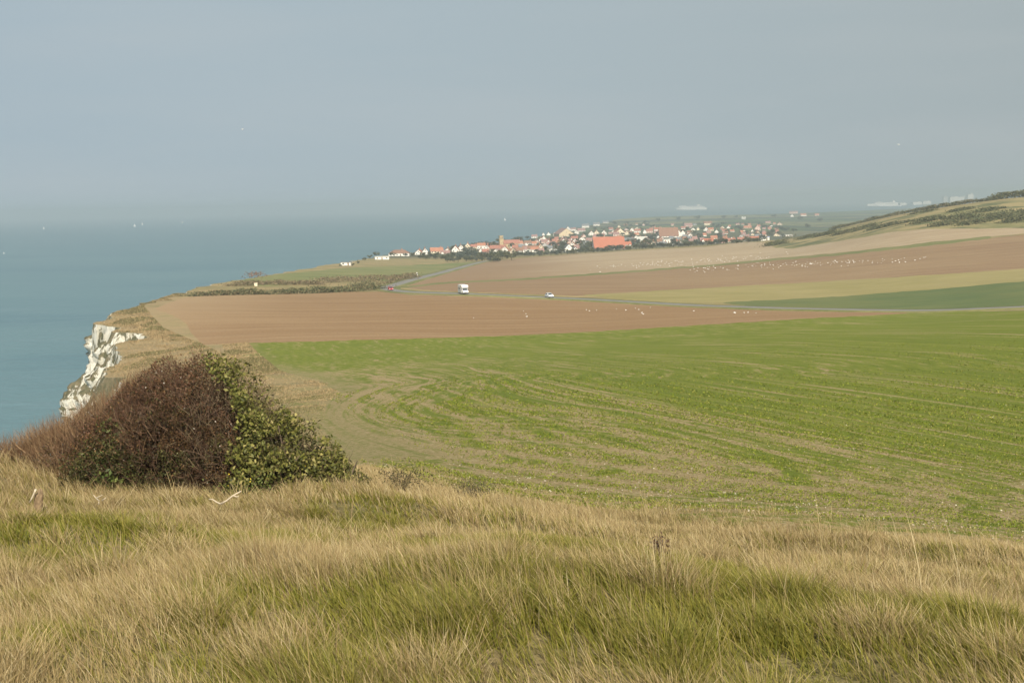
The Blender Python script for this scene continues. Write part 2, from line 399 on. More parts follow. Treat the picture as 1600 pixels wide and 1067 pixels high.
g = Graph('sea_water')
d_ = g.xyz(g.pos)
far = g.rng(d_[1], 300, 5000)
c = g.mix(far, (0.098, 0.185, 0.212), (0.050, 0.130, 0.168))
c = g.mix(g.rng(g.noise(g.pos, 0.004, 5, stretch=(0.35, 1.2, 1), rot=0.2), 0.4, 0.65), c, (0.068, 0.148, 0.185))
c = g.mix(g.rng(g.noise(g.pos, 0.05, 5, stretch=(0.3, 1.0, 1), rot=0.1), 0.50, 0.68, 0, 0.45), c, (0.12, 0.20, 0.235))
g.bump(g.noise(g.pos, 0.12, 6, stretch=(0.45, 1, 1), rot=0.15, rough=0.65), 0.55, 3.0)
g.b.inputs['Roughness'].default_value = 0.42; g.b.inputs['Specular IOR Level'].default_value = 0.35
M_SEA = g.done(c)

g = Graph('chalk')
z_ = g.xyz(g.pos)[2]
c = g.mix(g.rng(g.noise(g.pos, 0.35, 6, stretch=(1, 1, 0.5)), 0.35, 0.7), (0.90, 0.86, 0.75), (0.76, 0.69, 0.54))
c = g.mix(g.rng(g.noise(g.pos, 0.9, 5, stretch=(1, 1, 0.18), rough=0.7), 0.56, 0.70, 0, 0.65), c, (0.42, 0.36, 0.25))
up_ = g.xyz(g.geo.outputs['Normal'])[2]
gr = g.noise(g.pos, 0.20, 7, stretch=(1, 1, 0.7), rot=0.3, dist=0.5, rough=0.72)
gm = g.math('ADD', gr, g.math('MULTIPLY', up_, 0.22))
c = g.mix(g.rng(gm, 0.545, 0.585), c, g.mix(g.rng(g.noise(g.pos, 0.6, 4), 0.4, 0.6), (0.14, 0.135, 0.07), (0.24, 0.20, 0.115)))
g.bump(g.noise(g.pos, 0.7, 8, stretch=(1, 1, 0.6), rough=0.72), 1.0, 1.6)
M_CHALK = g.done(c)
M_ROAD = plain('asphalt', (0.20, 0.195, 0.18), 0.8, 0.15, 0.4)
M_TRACK = plain('chalky_track', (0.37, 0.31, 0.22), 0.9, 0.15, 0.3)

# ------------------------------------------------------------------ land, cliff, sea
def grid_mesh(name, X, Y, Z, mat, smooth=True):
    r, c_ = X.shape
    V = np.stack([X, Y, Z], -1).reshape(-1, 3)
    i = np.arange(r * c_).reshape(r, c_)
    q = np.stack([i[:-1, :-1], i[:-1, 1:], i[1:, 1:], i[1:, :-1]], -1).reshape(-1, 4)
    return fast_mesh(name, V, q.ravel(), np.arange(len(q)) * 4, mat, smooth=smooth)

rows = np.concatenate([np.exp(np.linspace(math.log(8), math.log(210), 190))[:-1], np.exp(np.linspace(math.log(210), math.log(380), 320))[:-1],
                       np.exp(np.linspace(math.log(380), math.log(12000), 330))]) - 30.0
tcol = np.linspace(0, 1, 420)
xl = coast_x(rows); xr = 0.85 * (rows + 30) + 14
tt = tcol[None, :] ** 1.0
X = xl[:, None] + (xr - xl)[:, None] * tt; Y = np.repeat(rows[:, None], len(tcol), 1)
Z = height(X, Y)
EDGE_Z = Z[:, 0].copy()
tag(link('terrain', grid_mesh('terrain', X, Y, Z, M_GRASSLAND)), kind='structure')

# chalk cliff falling from the edge of the land to the water
depth = np.linspace(0, 1, 110)
CXs = np.zeros((len(rows), len(depth))); CYs = CXs.copy(); CZs = CXs.copy()
dx = np.gradient(xl, rows); nrm = np.stack([-np.ones_like(dx), dx], 1); nrm /= np.linalg.norm(nrm, axis=1)[:, None]
for j, t in enumerate(depth):
    zt = EDGE_Z + (sea_z(xl, rows) - 1.5 - EDGE_Z) * t
    hgt = np.maximum(EDGE_Z - SEA, 1)
    out = hgt * (0.22 * t + 0.08 * t ** 3)
    rough_ = ((fbm(rows / 9.0, zt / 16.0, 41, 4) - 0.5) * 12 + (vnoise(rows / 3.2 + zt / 7, zt / 5, 44) - .5) * 3.4 + (vnoise(rows / 1.3, zt / 1.6, 46) - .5) * 1.0 + (1 - np.abs(2 * fbm(rows / 5.5 + zt / 30, zt / 22, 47, 3) - 1) * 2.2) * 2.2 + (((zt / 2.6 + 1.2 * fbm(rows / 8, zt / 9, 48, 2)) % 1.0) - .5) * .8) * min(1, t * 6) * np.clip((rows - 60) / 100, 0, 1) * np.clip(hgt / 35, 0.1, 1)
    o = np.maximum(out + rough_, -0.5 + 0 * out) if j else out * 0
    CXs[:, j] = xl - np.abs(o); CYs[:, j] = rows; CZs[:, j] = zt
tag(link('cliff', grid_mesh('cliff', CXs[:, ::-1], CYs[:, ::-1], CZs[:, ::-1], M_CHALK)), kind='structure')

ang = np.linspace(0, 2 * math.pi, 361); rad = np.concatenate([[0.0], np.exp(np.linspace(math.log(60), math.log(30500), 120))])
A_, R_ = np.meshgrid(ang, rad)
XS = R_ * np.sin(A_); YS = R_ * np.cos(A_)
tag(link('sea', grid_mesh('sea', XS, YS, sea_z(XS, YS), M_SEA)), kind='structure')

# ------------------------------------------------------------------ fields, laid on the land from their outlines
def densify(poly, step):
    out = []
    for a, b in zip(poly, poly[1:] + poly[:1]):
        n = max(1, int(math.hypot(b[0] - a[0], b[1] - a[1]) / step))
        out += [(a[0] + (b[0] - a[0]) * k / n, a[1] + (b[1] - a[1]) * k / n) for k in range(n)]
    return out
def inside(px, py, poly):
    P = np.array(poly); r = np.zeros(px.shape, bool); j = len(P) - 1
    for i in range(len(P)):
        xi, yi = P[i]; xj, yj = P[j]
        cnd = ((yi > py) != (yj > py)) & (px < (xj - xi) * (py - yi) / (yj - yi + 1e-12) + xi)
        r ^= cnd; j = i
    return r
def sheet(name, poly, mat, lift, step=(12, 1.3), wob=1.0, rowsf=None, edge=10):
    P = densify(poly, edge)
    P = [(x + wob * 3.0 * (vnoise(np.array([x / 23.0]), np.array([y / 5.0]), 3)[0] - .5), y + wob * 1.3 * (vnoise(np.array([x / 11.0]), np.array([y / 7.0]), 9)[0] - .5)) for x, y in P]
    xs = [p[0] for p in P]; ys = [p[1] for p in P]
    gx, gy = np.meshgrid(np.arange(min(xs), max(xs), step[0]), np.arange(min(ys), max(ys), step[1]))
    gx = gx + (np.arange(gx.shape[0]) % 2)[:, None] * step[0] / 2
    ok = inside(gx, gy, P); pts = P + list(zip(gx[ok], gy[ok]))
    n = len(P)
    v, e, f, *_ = delaunay_2d_cdt([Vector(p) for p in pts], [(i, (i + 1) % n) for i in range(n)], [], 1, 1e-4)
    # keep only the triangles whose centre lies inside the outline
    v = np.array([tuple(q) for q in v]); f = np.array([t for t in f if len(t) == 3])
    cen = v[f].mean(1); f = f[inside(cen[:, 0], cen[:, 1], P)]
    G = ground(v[:, 0], v[:, 1]); G[:, 2] += lift
    dmx = G[f][:, :, 1].max(1); dmn = G[f][:, :, 1].min(1); f = f[(dmx < dmn * 1.09 + .6) | (dmn > 60)]
    a = G[f]; nz = np.cross(a[:, 1] - a[:, 0], a[:, 2] - a[:, 0])[:, 2]
    f[nz < 0] = f[nz < 0][:, ::-1]
    # a skirt round the rim so that the sheet's edge meets the ground
    ed = np.concatenate([f[:, [0, 1]], f[:, [1, 2]], f[:, [2, 0]]]); key = np.sort(ed, 1); key = key[:, 0] * 10 ** 7 + key[:, 1]
    _, inv, cnt = np.unique(key, return_inverse=True, return_counts=True); rim = ed[cnt[inv] == 1]
    rv = np.unique(rim); on = np.zeros((len(G), 2)); dv = G[rim[:, 1], :2] - G[rim[:, 0], :2]; nv_ = np.stack([dv[:, 1], -dv[:, 0]], 1); nv_ /= np.linalg.norm(nv_, axis=1)[:, None] + 1e-9
    np.add.at(on, rim[:, 0], nv_); np.add.at(on, rim[:, 1], nv_); on /= np.linalg.norm(on, axis=1)[:, None] + 1e-9
    low = G[rv].copy(); low[:, :2] += on[rv] * lift * 7; low[:, 2] = height(low[:, 0], low[:, 1]) - .06; idx = np.zeros(len(G), int); idx[rv] = len(G) + np.arange(len(rv))
    q = np.stack([rim[:, 1], rim[:, 0], idx[rim[:, 0]], idx[rim[:, 1]]], 1); uv = rowsf(G) if rowsf else None
    if uv is not None: uv = np.concatenate([uv, uv[rv]])
    G = np.concatenate([G, low])
    me = fast_mesh(name, G, np.concatenate([f.ravel(), q.ravel()]), np.concatenate([np.arange(len(f)) * 3, len(f) * 3 + np.arange(len(q)) * 4]), mat, smooth=True, uvs=uv)
    e_ = np.clip(G[:, 1] * .004, .2, 4); hx = (height(G[:, 0] + e_, G[:, 1]) - height(G[:, 0] - e_, G[:, 1])) / (2 * e_); hy = (height(G[:, 0], G[:, 1] + e_) - height(G[:, 0], G[:, 1] - e_)) / (2 * e_)
    nn = np.stack([-hx, -hy, np.ones_like(hx)], 1); nn /= np.linalg.norm(nn, axis=1)[:, None]
    me.normals_split_custom_set_from_vertices([tuple(q) for q in nn])
    return tag(link(name, me), kind='structure')

ROAD = [(1700,476),(1600,481),(1475,486.5),(1300,485),(1200,482.5),(1040,476),(900,467.5),(800,463.5),(735,461),(680,459),(640,457.5),(612,454.5),(602,452),(603,450),(612,447.5),(630,442),(650,436.5),(680,429),(705,422),(735,414),(760,408)]

# rows of the sprouting field: lines on the ground that swing round at the near headland; "across" is fitted through them
GUIDES = [(0, [(1900,896),(1600,862),(1400,842),(1200,824),(1000,806),(860,793),(740,774),(650,748),(590,725),(545,700),(505,670),(480,640)]),
          (9, [(1900,850),(1600,806),(1300,760),(1000,722),(850,706),(740,697),(640,688),(580,675),(545,660),(538,648),(560,628),(600,610),(640,597)]),
          (22, [(1900,790),(1600,742),(1250,682),(1090,655),(930,627),(820,602),(740,582),(700,570)]),
          (45, [(1900,690),(1600,645),(1300,603),(1000,572),(860,556),(760,545)]),
          (75, [(1900,560),(1600,535),(1200,528),(900,532),(640,533)])]
_gp = []; _gs = []
for s__, L__ in GUIDES:
    for p__ in ground([q[0] for q in L__], [q[1] for q in L__]): _gp.append((p__[0], p__[1], s__))
_ru, _rw, _rc = tps_fit(np.array(_gp), 2e-4)
def rowcoord(G):
    u, w = uw(G[:, 0], G[:, 1]); d2 = (u[:, None] - _ru) ** 2 + (w[:, None] - _rw) ** 2
    s = (0.5 * d2 * np.log(d2 + 1e-12)) @ _rc[:-3] + _rc[-3] + _rc[-2] * u + _rc[-1] * w
    pl = np.array(_LEFT); best = np.full(len(G), 1e9)
    for a, b in zip(pl[:-1], pl[1:]):
        v = b - a; t = np.clip(((G[:, :2] - a) @ v) / (v @ v), 0, 1); best = np.minimum(best, np.hypot(*(G[:, :2] - a - t[:, None] * v).T))
    return np.stack([G[:, 1] * 0.8 - G[:, 0] * 1.0, s, best], 1)
_LEFT = ground([545,505,470,440,530,500,440,395,378,368], [715,680,650,632,612,592,580,570,555,537])[:, :2]
sheet('crop_field', [(1900,892),(1600,862),(1400,842),(1200,824),(1000,806),(860,793),(740,776),(650,752),(590,735),(545,715),(505,680),(470,650),(440,632),(530,612),(500,592),(440,580),(395,570),(378,555),(368,537),(480,534),(640,530),(800,525),(960,517),(1100,508),(1250,499),(1400,491),(1500,487.5),(1600,486),(1900,470)],
      M_CROP, 0.07, step=(9, 2.2), rowsf=rowcoord)
sheet('ploughed_field', [(243,483),(262,474),(292,465),(330,461),(450,460),(560,456),(600,456),(640,461),(735,464),(800,466.5),(900,471),(1040,479),(1200,485.5),(1300,488),(1420,488.5),(1400,491),(1250,499),(1100,508),(960,517),(800,525),(640,530),(480,534),(368,537),(320,538),(300,520),(292,505),(272,493)],
      M_PLOUGH, 0.06)
sheet('dark_green_field', [(1135,473),(1200,470),(1300,465),(1450,454),(1600,441),(1800,425),(1800,466),(1600,478.5),(1475,484),(1300,482.5),(1200,480)], M_DKGREEN, 0.22)
sheet('yellow_field', [(915,462),(1000,457),(1120,450),(1300,440),(1450,431),(1600,421),(1800,405),(1800,425),(1600,441),(1450,454),(1300,465),(1200,470),(1135,473),(1060,472.5),(980,468)], M_YELLOW, 0.22)
sheet('brown_field', [(640,450),(700,444),(812,438.5),(980,427.5),(1200,409),(1320,399),(1440,386),(1540,374),(1800,345),(1800,405),(1600,421),(1450,431),(1300,440),(1120,450),(1000,457),(915,462),(860,460.5),(800,458.5),(735,455.5),(680,454)], M_PLOUGH_FAR, 0.22)
sheet('meadow_strip', [(628,449),(690,442),(812,436),(980,424.5),(1100,415),(1200,405.5),(1320,395),(1440,381),(1545,370),(1545,374),(1440,386),(1320,399),(1200,409),(980,427.5),(812,438.5),(700,444),(640,450)], M_VERGE, 0.24, edge=6)
sheet('pale_field', [(640,447),(700,427),(760,410),(800,405),(880,399),(1000,391.5),(1100,386.5),(1165,378),(1190,379),(1210,388),(1240,389),(1300,379),(1400,362.5),(1440,358.5),(1600,357),(1800,352),(1800,345),(1545,370),(1440,381),(1320,395),(1200,405.5),(1100,415),(980,424.5),(812,436),(690,442)], M_PALE, 0.22)
sheet('hill', [(1205,386),(1240,389),(1300,379),(1400,362.5),(1440,358.5),(1600,357),(1800,352),(1800,296),(1600,309.5),(1500,323.5),(1400,340),(1300,361),(1250,376)], M_HILL, 0.35)
sheet('meadow', [(372,445),(385,437),(430,430),(530,420),(620,416),(700,412),(752,409),(735,412),(700,421),(650,434),(605,440),(560,434),(480,441),(420,447)], M_MEADOW, 0.2)

# the road: a strip with a verge on the field side
def ribbon(name, pix, width, mat, lift, side=0.0):
    P = ground([p[0] for p in pix], [p[1] for p in pix])[:, :2]
    d = np.concatenate([[0], np.cumsum(np.hypot(*np.diff(P, axis=0).T))]); s = np.arange(0, d[-1], 3.0)
    Q = np.stack([np.interp(s, d, P[:, 0]), np.interp(s, d, P[:, 1])], 1)
    for _ in range(18): Q[1:-1] = 0.25 * Q[:-2] + 0.5 * Q[1:-1] + 0.25 * Q[2:]
    T = np.gradient(Q, axis=0); T /= np.linalg.norm(T, axis=1)[:, None]; Nn = np.stack([-T[:, 1], T[:, 0]], 1)
    off = np.linspace(width / 2, -width / 2, 5) + side
    X = Q[:, :1] + Nn[:, :1] * off; Y = Q[:, 1:] + Nn[:, 1:] * off
    zc = height(Q[:, 0], Q[:, 1])[:, None]
    Z = height(X, Y) + lift
    X = X[:, [0, *range(X.shape[1]), -1]]; Y = Y[:, [0, *range(Y.shape[1]), -1]]; Z = Z[:, [0, *range(Z.shape[1]), -1]]; X[:, [0, -1]] += (X[:, [0, -1]] - X[:, [2, -3]]) * (lift * 1.2 / width * 2); Y[:, [0, -1]] += (Y[:, [0, -1]] - Y[:, [2, -3]]) * (lift * 1.2 / width * 2); Z[:, [0, -1]] = height(X[:, [0, -1]], Y[:, [0, -1]]) - .05
    me = grid_mesh(name, X, Y, Z, mat); return tag(link(name, me), kind='structure'), Q, T
ribbon('road_verge', ROAD, 11.0, M_VERGE, 0.27)
_, ROAD_Q, ROAD_T = ribbon('road', ROAD, 5.2, M_ROAD, 0.32)
#==OBJECTS==
# ------------------------------------------------------------------ leaf clouds
def leaf_cloud(name, P, nrm, size, cols, mat, curl=0.25, aspect=2.0):
    """one small bent leaf (two quads sharing a midrib would be too heavy: one folded quad) per point"""
    n = len(P); size = np.broadcast_to(np.asarray(size, float), (n,))
    d = rng.normal(size=(n, 3)); d += nrm * 0.5; d /= np.linalg.norm(d, axis=1)[:, None]
    a = np.cross(d, rng.normal(size=(n, 3))); a /= np.linalg.norm(a, axis=1)[:, None]
    b = np.cross(d, a)
    L_ = size[:, None] * 0.5; W_ = L_ / aspect
    v = np.stack([P - a * L_, P + b * W_ + d * L_ * curl, P + a * L_, P - b * W_ + d * L_ * curl], 1)
    return fast_mesh(name, v.reshape(-1, 3), np.arange(4 * n), np.arange(n) * 4, mat, colors=np.repeat(cols, 4, 0))
def tube_mesh(name, paths, mat, sides=5, cols=None):
    """several tapering limbs in one mesh: paths = list of (points, radii)"""
    V = []; Fc = []; 
    for pts, rad in paths:
        pts = np.asarray(pts, float); base = len(V)
        for i, p in enumerate(pts):
            t = pts[min(i + 1, len(pts) - 1)] - pts[max(i - 1, 0)]; t = t / (np.linalg.norm(t) + 1e-9)
            h = np.array([1.0, 0, 0]) if abs(t[0]) < 0.8 else np.array([0, 1.0, 0])
            a = np.cross(t, h); a /= np.linalg.norm(a); b = np.cross(t, a)
            for k in range(sides):
                an = 2 * math.pi * k / sides
                V.append(p + rad[i] * (a * math.cos(an) + b * math.sin(an)))
        for i in range(len(pts) - 1):
            for k in range(sides):
                k2 = (k + 1) % sides
                Fc.append((base + i * sides + k, base + i * sides + k2, base + (i + 1) * sides + k2, base + (i + 1) * sides + k))
        Fc.append(tuple(base + k for k in range(sides))[::-1]); e = base + (len(pts) - 1) * sides; Fc.append(tuple(e + k for k in range(sides)))
    return mesh_from(name, V, Fc, mat, smooth=True)
def pick(pal, n, w=None, jit=0.18):
    pal = np.array(pal, float); i = rng.choice(len(pal), n, p=w)
    return np.clip(pal[i] * (1 + rng.normal(size=(n, 1)) * jit), 0.004, 0.9)

M_LEAF = leafy('leaves', 0.55, 0.22)
M_TWIG = leafy('dry_twigs', 0.8, 0.05)
M_FARLEAF = leafy('distant_leaves', 0.7, 0.15)
M_BARK = plain('bark', (0.10, 0.075, 0.05), 0.9, 0.25, 4)
M_DRYWOOD = plain('bleached_wood', (0.47, 0.40, 0.30), 0.85, 0.2, 25)

# ------------------------------------------------------------------ the thicket on the brink
def px_at(px, D, top_py):
    """world x and the height of a silhouette point seen at pixel (px, top_py) at distance D"""
    p = at_depth(np.array(px, float), np.array(top_py, float), np.full(np.shape(px), D) if np.ndim(D) == 0 else D)
    return p
class Envelope:
    """a bush body: silhouette pixels at a given distance turned into a ridge line in metres, with a rounded section"""
    def __init__(s, sil, D, depth, slope=0.0, base_drop=0.15):
        px = np.array([q[0] for q in sil], float); py = np.array([q[1] for q in sil], float)
        Ds = D + slope * (px - px.mean())
        p = at_depth(px, py, Ds); s.x = p[:, 0]; s.y = Ds; s.z = p[:, 2]; s.depth = depth; s.drop = base_drop
    def at(s, x):
        return np.interp(x, s.x, s.y), np.interp(x, s.x, s.z)
    def sample(s, n, shell=(0.8, 1.04), front=0.78, lump=0.22, lumpscale=1.6, low=0.0):
        w = np.maximum(0.15, s.z - (height(s.x, s.y) - s.drop)); cum = np.concatenate([[0], np.cumsum((w[1:] + w[:-1]) / 2 * np.diff(s.x))])
        x = np.interp(rng.random(n) * cum[-1], cum, s.x)
        yc, zt = s.at(x)
        th = np.where(rng.random(n) < front, rng.uniform(0, math.pi * 0.5, n), rng.uniform(math.pi * 0.5, math.pi, n))
        r = rng.uniform(*shell, n) ** 0.7
        zb = height(x, yc - s.depth * 0.6) - s.drop
        H = np.maximum(zt - zb, 0.1); dep = s.depth * np.clip(H / 1.2, 0.35, 1.0)
        lum = 1 + lump * (fbm(x * lumpscale, th * 2.2 + x * 0.3, 51, 3) - 0.5) * 2
        y = yc - dep * np.cos(th) * r * lum
        z = zb + H * np.sin(th) ** 0.75 * r * np.minimum(lum, 1.06)
        P = np.stack([x, y, np.maximum(z, height(x, y) + low)], 1)
        nr = np.stack([0 * x, -np.cos(th), np.sin(th)], 1)
        return P, nr, (z - zb) / H, th

bush_sil = [(85,748),(115,698),(150,658),(185,628),(215,602),(240,585),(262,570),(282,560),(302,561),(322,568),(345,580),(372,594),(398,622),(415,662),(425,755)]
green_sil = [(312,574),(330,572),(362,582),(395,603),(435,632),(475,663),(510,693),(540,722),(562,750),(576,772)]
scrub_sil = [(-160,800),(-60,756),(-20,736),(10,716),(50,690),(90,670),(120,655),(160,636),(205,612),(250,594)]
small_sil = [(110,742),(125,715),(140,690),(160,668),(178,662),(195,685),(210,715),(222,742)]

bush = tag(link('hawthorn_bush', None, loc=(0, 0, 0)), 'large russet brown windswept bush on the cliff brink, between leafy green shrub and dry scrub', 'bush')
eb = Envelope(bush_sil, 23.0, 2.3, slope=-0.002)
P, nr, hh, th = eb.sample(62000, (0.60, 1.06), 0.86, 0.5, 2.3)
kp = fbm(P[:, 0] * 3.1 + 7, P[:, 2] * 3.6 + P[:, 1], 66, 3) + rng.normal(0, .05, len(P)) > .40; P, nr, hh, th = P[kp], nr[kp], hh[kp], th[kp]
cl = fbm(P[:, 0] * 1.7, P[:, 2] * 2.2 + P[:, 1], 61, 3)
col = pick([(0.095, 0.052, 0.022), (0.065, 0.038, 0.018), (0.135, 0.076, 0.033), (0.055, 0.042, 0.018)], len(P)); col *= (0.62 + 0.85 * fbm(P[:, 0] * 2.6 + 4, P[:, 2] * 3.4 + P[:, 1] * .8, 64, 3))[:, None]
gm = (rng.random(len(P)) < np.clip((cl - 0.42) * 6, 0, 0.85) * np.clip((0.85 - hh) * 2.2, 0.06, 1))
col[gm] = pick([(0.075, 0.075, 0.022), (0.055, 0.06, 0.02), (0.10, 0.09, 0.03)], gm.sum())
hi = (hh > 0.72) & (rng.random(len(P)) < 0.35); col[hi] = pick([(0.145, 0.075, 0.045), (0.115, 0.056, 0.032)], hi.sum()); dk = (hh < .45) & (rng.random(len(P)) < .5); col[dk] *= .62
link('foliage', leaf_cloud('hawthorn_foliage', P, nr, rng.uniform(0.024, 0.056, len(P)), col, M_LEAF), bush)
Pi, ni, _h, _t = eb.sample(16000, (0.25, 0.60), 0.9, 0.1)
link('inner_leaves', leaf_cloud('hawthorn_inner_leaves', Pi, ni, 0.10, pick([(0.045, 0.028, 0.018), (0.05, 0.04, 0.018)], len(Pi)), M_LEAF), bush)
# twigs: short crooked sprays over the surface
def sprays(env, n, L_, rad, pal, shell, bias, droop=0.0, hmin=-1):
    P, nr, hh, th = env.sample(n, shell, 0.85, 0.25)
    d = rng.normal(size=(len(P), 3)) * 0.55 + nr * 0.6 + np.array(bias); d /= np.linalg.norm(d, axis=1)[:, None]
    ln = L_ * rng.uniform(0.5, 1.25, len(P)); side = np.cross(d, rng.normal(size=(len(P), 3))); side /= np.linalg.norm(side, axis=1)[:, None]
    mid = P + d * ln[:, None] * 0.55 + side * ln[:, None] * 0.06; tip = P + d * ln[:, None] + np.array([0, 0, -droop]) * ln[:, None]
    w = (side * rad)
    v = np.stack([P - w, P + w, mid + w * .7, mid - w * .7, tip], 1).reshape(-1, 3); k = np.arange(len(P)) * 5
    loops = np.stack([k, k + 1, k + 2, k + 3, k + 3, k + 2, k + 4], 1).ravel()
    st = np.stack([np.arange(len(P)) * 7, np.arange(len(P)) * 7 + 4], 1).ravel()
    return v, loops, st, np.repeat(pick(pal, len(P)), 5, 0)
v, lo, st, c = sprays(eb, 9500, 0.22, 0.0028, [(0.115, 0.062, 0.038), (0.085, 0.045, 0.03), (0.15, 0.09, 0.06), (0.06, 0.04, 0.03)], (0.75, 1.05), (-0.25, -0.1, 0.35))
link('twigs', fast_mesh('hawthorn_twigs', v, lo, st, M_TWIG, colors=c), bush)
v, lo, st, c = sprays(eb, 500, 0.34, 0.0045, [(0.09, 0.05, 0.03), (0.13, 0.085, 0.05)], (0.9, 1.03), (-0.3, 0, 0.8))
link('sprays', fast_mesh('hawthorn_sprigs', v, lo, st, M_TWIG, colors=c), bush)
limbs = []
for k in range(26):
    x = rng.uniform(-7.3, -4.6); yb, zt = eb.at(x); zb = float(height(x, yb))
    p0 = np.array([x, yb - 0.4, zb - 0.1]); p3 = np.array([x + rng.uniform(-.6, .5), yb - rng.uniform(-.8, 1.6), zb + (zt - zb) * rng.uniform(.5, .92)])
    limbs.append(([p0, p0 * .6 + p3 * .4 + rng.normal(size=3) * .12, p0 * .25 + p3 * .75 + rng.normal(size=3) * .12, p3], [.05, .035, .02, .008]))
link('branches', tube_mesh('hawthorn_branches', limbs, M_BARK), bush)
P2, nr2, h2, _ = eb.sample(60, (1.0, 1.05), 1.0, 0.2); 
link('seed_blossom', leaf_cloud('hawthorn_seed_fluff', P2, nr2, rng.uniform(0.015, 0.045, len(P2)), pick([(0.5, 0.45, 0.38)], len(P2)), M_LEAF, aspect=1.2), bush)

gsh = tag(link('leafy_shrub', None), 'leafy green shrub with yellowish leaves sloping down beside the russet bush', 'shrub')
eg = Envelope(green_sil, 22.4, 2.1, slope=0.006)
P, nr, hh, th = eg.sample(20000, (0.64, 1.07), 0.84, 0.42, 2.3)
px_, py2 = to_px(P)
keep = px_ > np.interp(py2, [560, 600, 640, 680, 720, 770], [325, 352, 382, 388, 362, 345]) + 46 * (fbm(P[:, 2] * 1.6, P[:, 0] * 1.6, 71, 3) - 0.5) + rng.normal(0, 9, len(P))
keep &= fbm(P[:, 0] * 3.0 + 2, P[:, 2] * 3.4 + P[:, 1], 68, 3) + rng.normal(0, .06, len(P)) > .38
P, nr, hh = P[keep], nr[keep], hh[keep]
out_ = np.clip((np.abs(fbm(P[:, 0] * 2.3, P[:, 2] * 2.3, 62, 2) - .5) * 5), 0, 1)
col = pick([(0.128, 0.130, 0.028), (0.09, 0.096, 0.024), (0.185, 0.172, 0.046), (0.30, 0.26, 0.095), (0.06, 0.066, 0.02)], len(P), [.28, .24, .22, .12, .14])
link('foliage', leaf_cloud('shrub_foliage', P, nr, rng.uniform(0.055, 0.10, len(P)), col, M_LEAF, aspect=1.9), gsh)
v, lo, st, c = sprays(eg, 1800, 0.30, 0.004, [(0.12, 0.09, 0.05), (0.09, 0.06, 0.04)], (0.5, 0.98), (0.1, -0.2, 0.4))
link('twigs', fast_mesh('shrub_twigs', v, lo, st, M_TWIG, colors=c), gsh)
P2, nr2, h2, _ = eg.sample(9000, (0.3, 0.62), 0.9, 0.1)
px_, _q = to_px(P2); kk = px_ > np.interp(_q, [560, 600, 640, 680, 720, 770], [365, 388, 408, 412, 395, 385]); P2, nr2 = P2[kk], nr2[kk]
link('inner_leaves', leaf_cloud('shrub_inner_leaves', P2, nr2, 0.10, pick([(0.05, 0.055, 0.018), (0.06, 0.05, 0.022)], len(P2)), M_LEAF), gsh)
limbs = []
for k in range(14):
    x = rng.uniform(-4.6, -2.9); yb, zt = eg.at(x); zb = float(height(x, yb))
    p0 = np.array([x, yb - .3, zb - .1]); p3 = np.array([x + rng.uniform(-.3, .5), yb - rng.uniform(-.6, 1.3), zb + (zt - zb) * rng.uniform(.5, .9)])
    limbs.append(([p0, p0 * .5 + p3 * .5 + rng.normal(size=3) * .1, p3], [.04, .025, .008]))
link('branches', tube_mesh('shrub_branches', limbs, M_BARK), gsh)

scr = tag(link('dry_scrub', None), 'low reddish brown dry scrub falling away down the seaward side of the bush', 'scrub')
es = Envelope(scrub_sil, 24.0, 2.0, slope=-0.002)
P, nr, hh, th = es.sample(17000, (0.6, 1.06), 0.85, 0.35, 2.4)
col = pick([(0.13, 0.072, 0.042), (0.10, 0.055, 0.034), (0.17, 0.11, 0.065), (0.075, 0.07, 0.025), (0.06, 0.05, 0.025)], len(P), [.3, .25, .2, .15, .1])
link('foliage', leaf_cloud('scrub_foliage', P, nr, rng.uniform(0.022, 0.055, len(P)), col, M_LEAF), scr)
v, lo, st, c = sprays(es, 11000, 0.42, 0.0034, [(0.225, 0.14, 0.075), (0.16, 0.09, 0.05), (0.29, 0.20, 0.11), (0.12, 0.07, 0.04)], (0.55, 1.03), (-0.1, -0.1, 1.1))
link('stalks', fast_mesh('scrub_stalks', v, lo, st, M_TWIG, colors=c), scr)

sml = tag(link('small_shrub', None), 'small bright green broad leaved shrub growing in front of the russet bush', 'shrub')
e2 = Envelope(small_sil, 21.6, 0.8)
P, nr, hh, th = e2.sample(1500, (0.4, 1.08), 0.9, 0.45, 3.0)
link('foliage', leaf_cloud('small_shrub_foliage', P, nr, rng.uniform(0.06, 0.115, len(P)), pick([(0.10, 0.135, 0.03), (0.07, 0.10, 0.025), (0.15, 0.17, 0.05), (0.05, 0.065, 0.02)], len(P)), M_LEAF, aspect=1.9), sml)
v, lo, st, c = sprays(e2, 260, 0.35, 0.004, [(0.12, 0.09, 0.05)], (0.2, 0.9), (0, 0, 0.8))
link('sprays', fast_mesh('small_shrub_twigs', v, lo, st, M_TWIG, colors=c), sml)

fl = tag(link('flowering_weed', None), 'low green weed with tiny yellow flowers at the foot of the leafy shrub', 'plant')
q = ground1(392, 779); nfl = 420
P = q + np.stack([rng.normal(0, .30, nfl), rng.normal(0, .18, nfl), np.abs(rng.normal(0.25, .14, nfl))], 1); P[:, 1] -= 0.3
link('leaves', leaf_cloud('weed_leaves', P, np.tile([0, 0, 1.], (nfl, 1)), 0.05, pick([(0.10, 0.13, 0.03), (0.13, 0.15, 0.04)], nfl), M_LEAF), fl)
link('blossom', leaf_cloud('weed_flowers', P[:16] + np.array([0, -.12, .10]), np.tile([0, -1., .5], (16, 1)), 0.026, pick([(0.6, 0.45, 0.03)], 16), M_LEAF, aspect=1.1), fl)

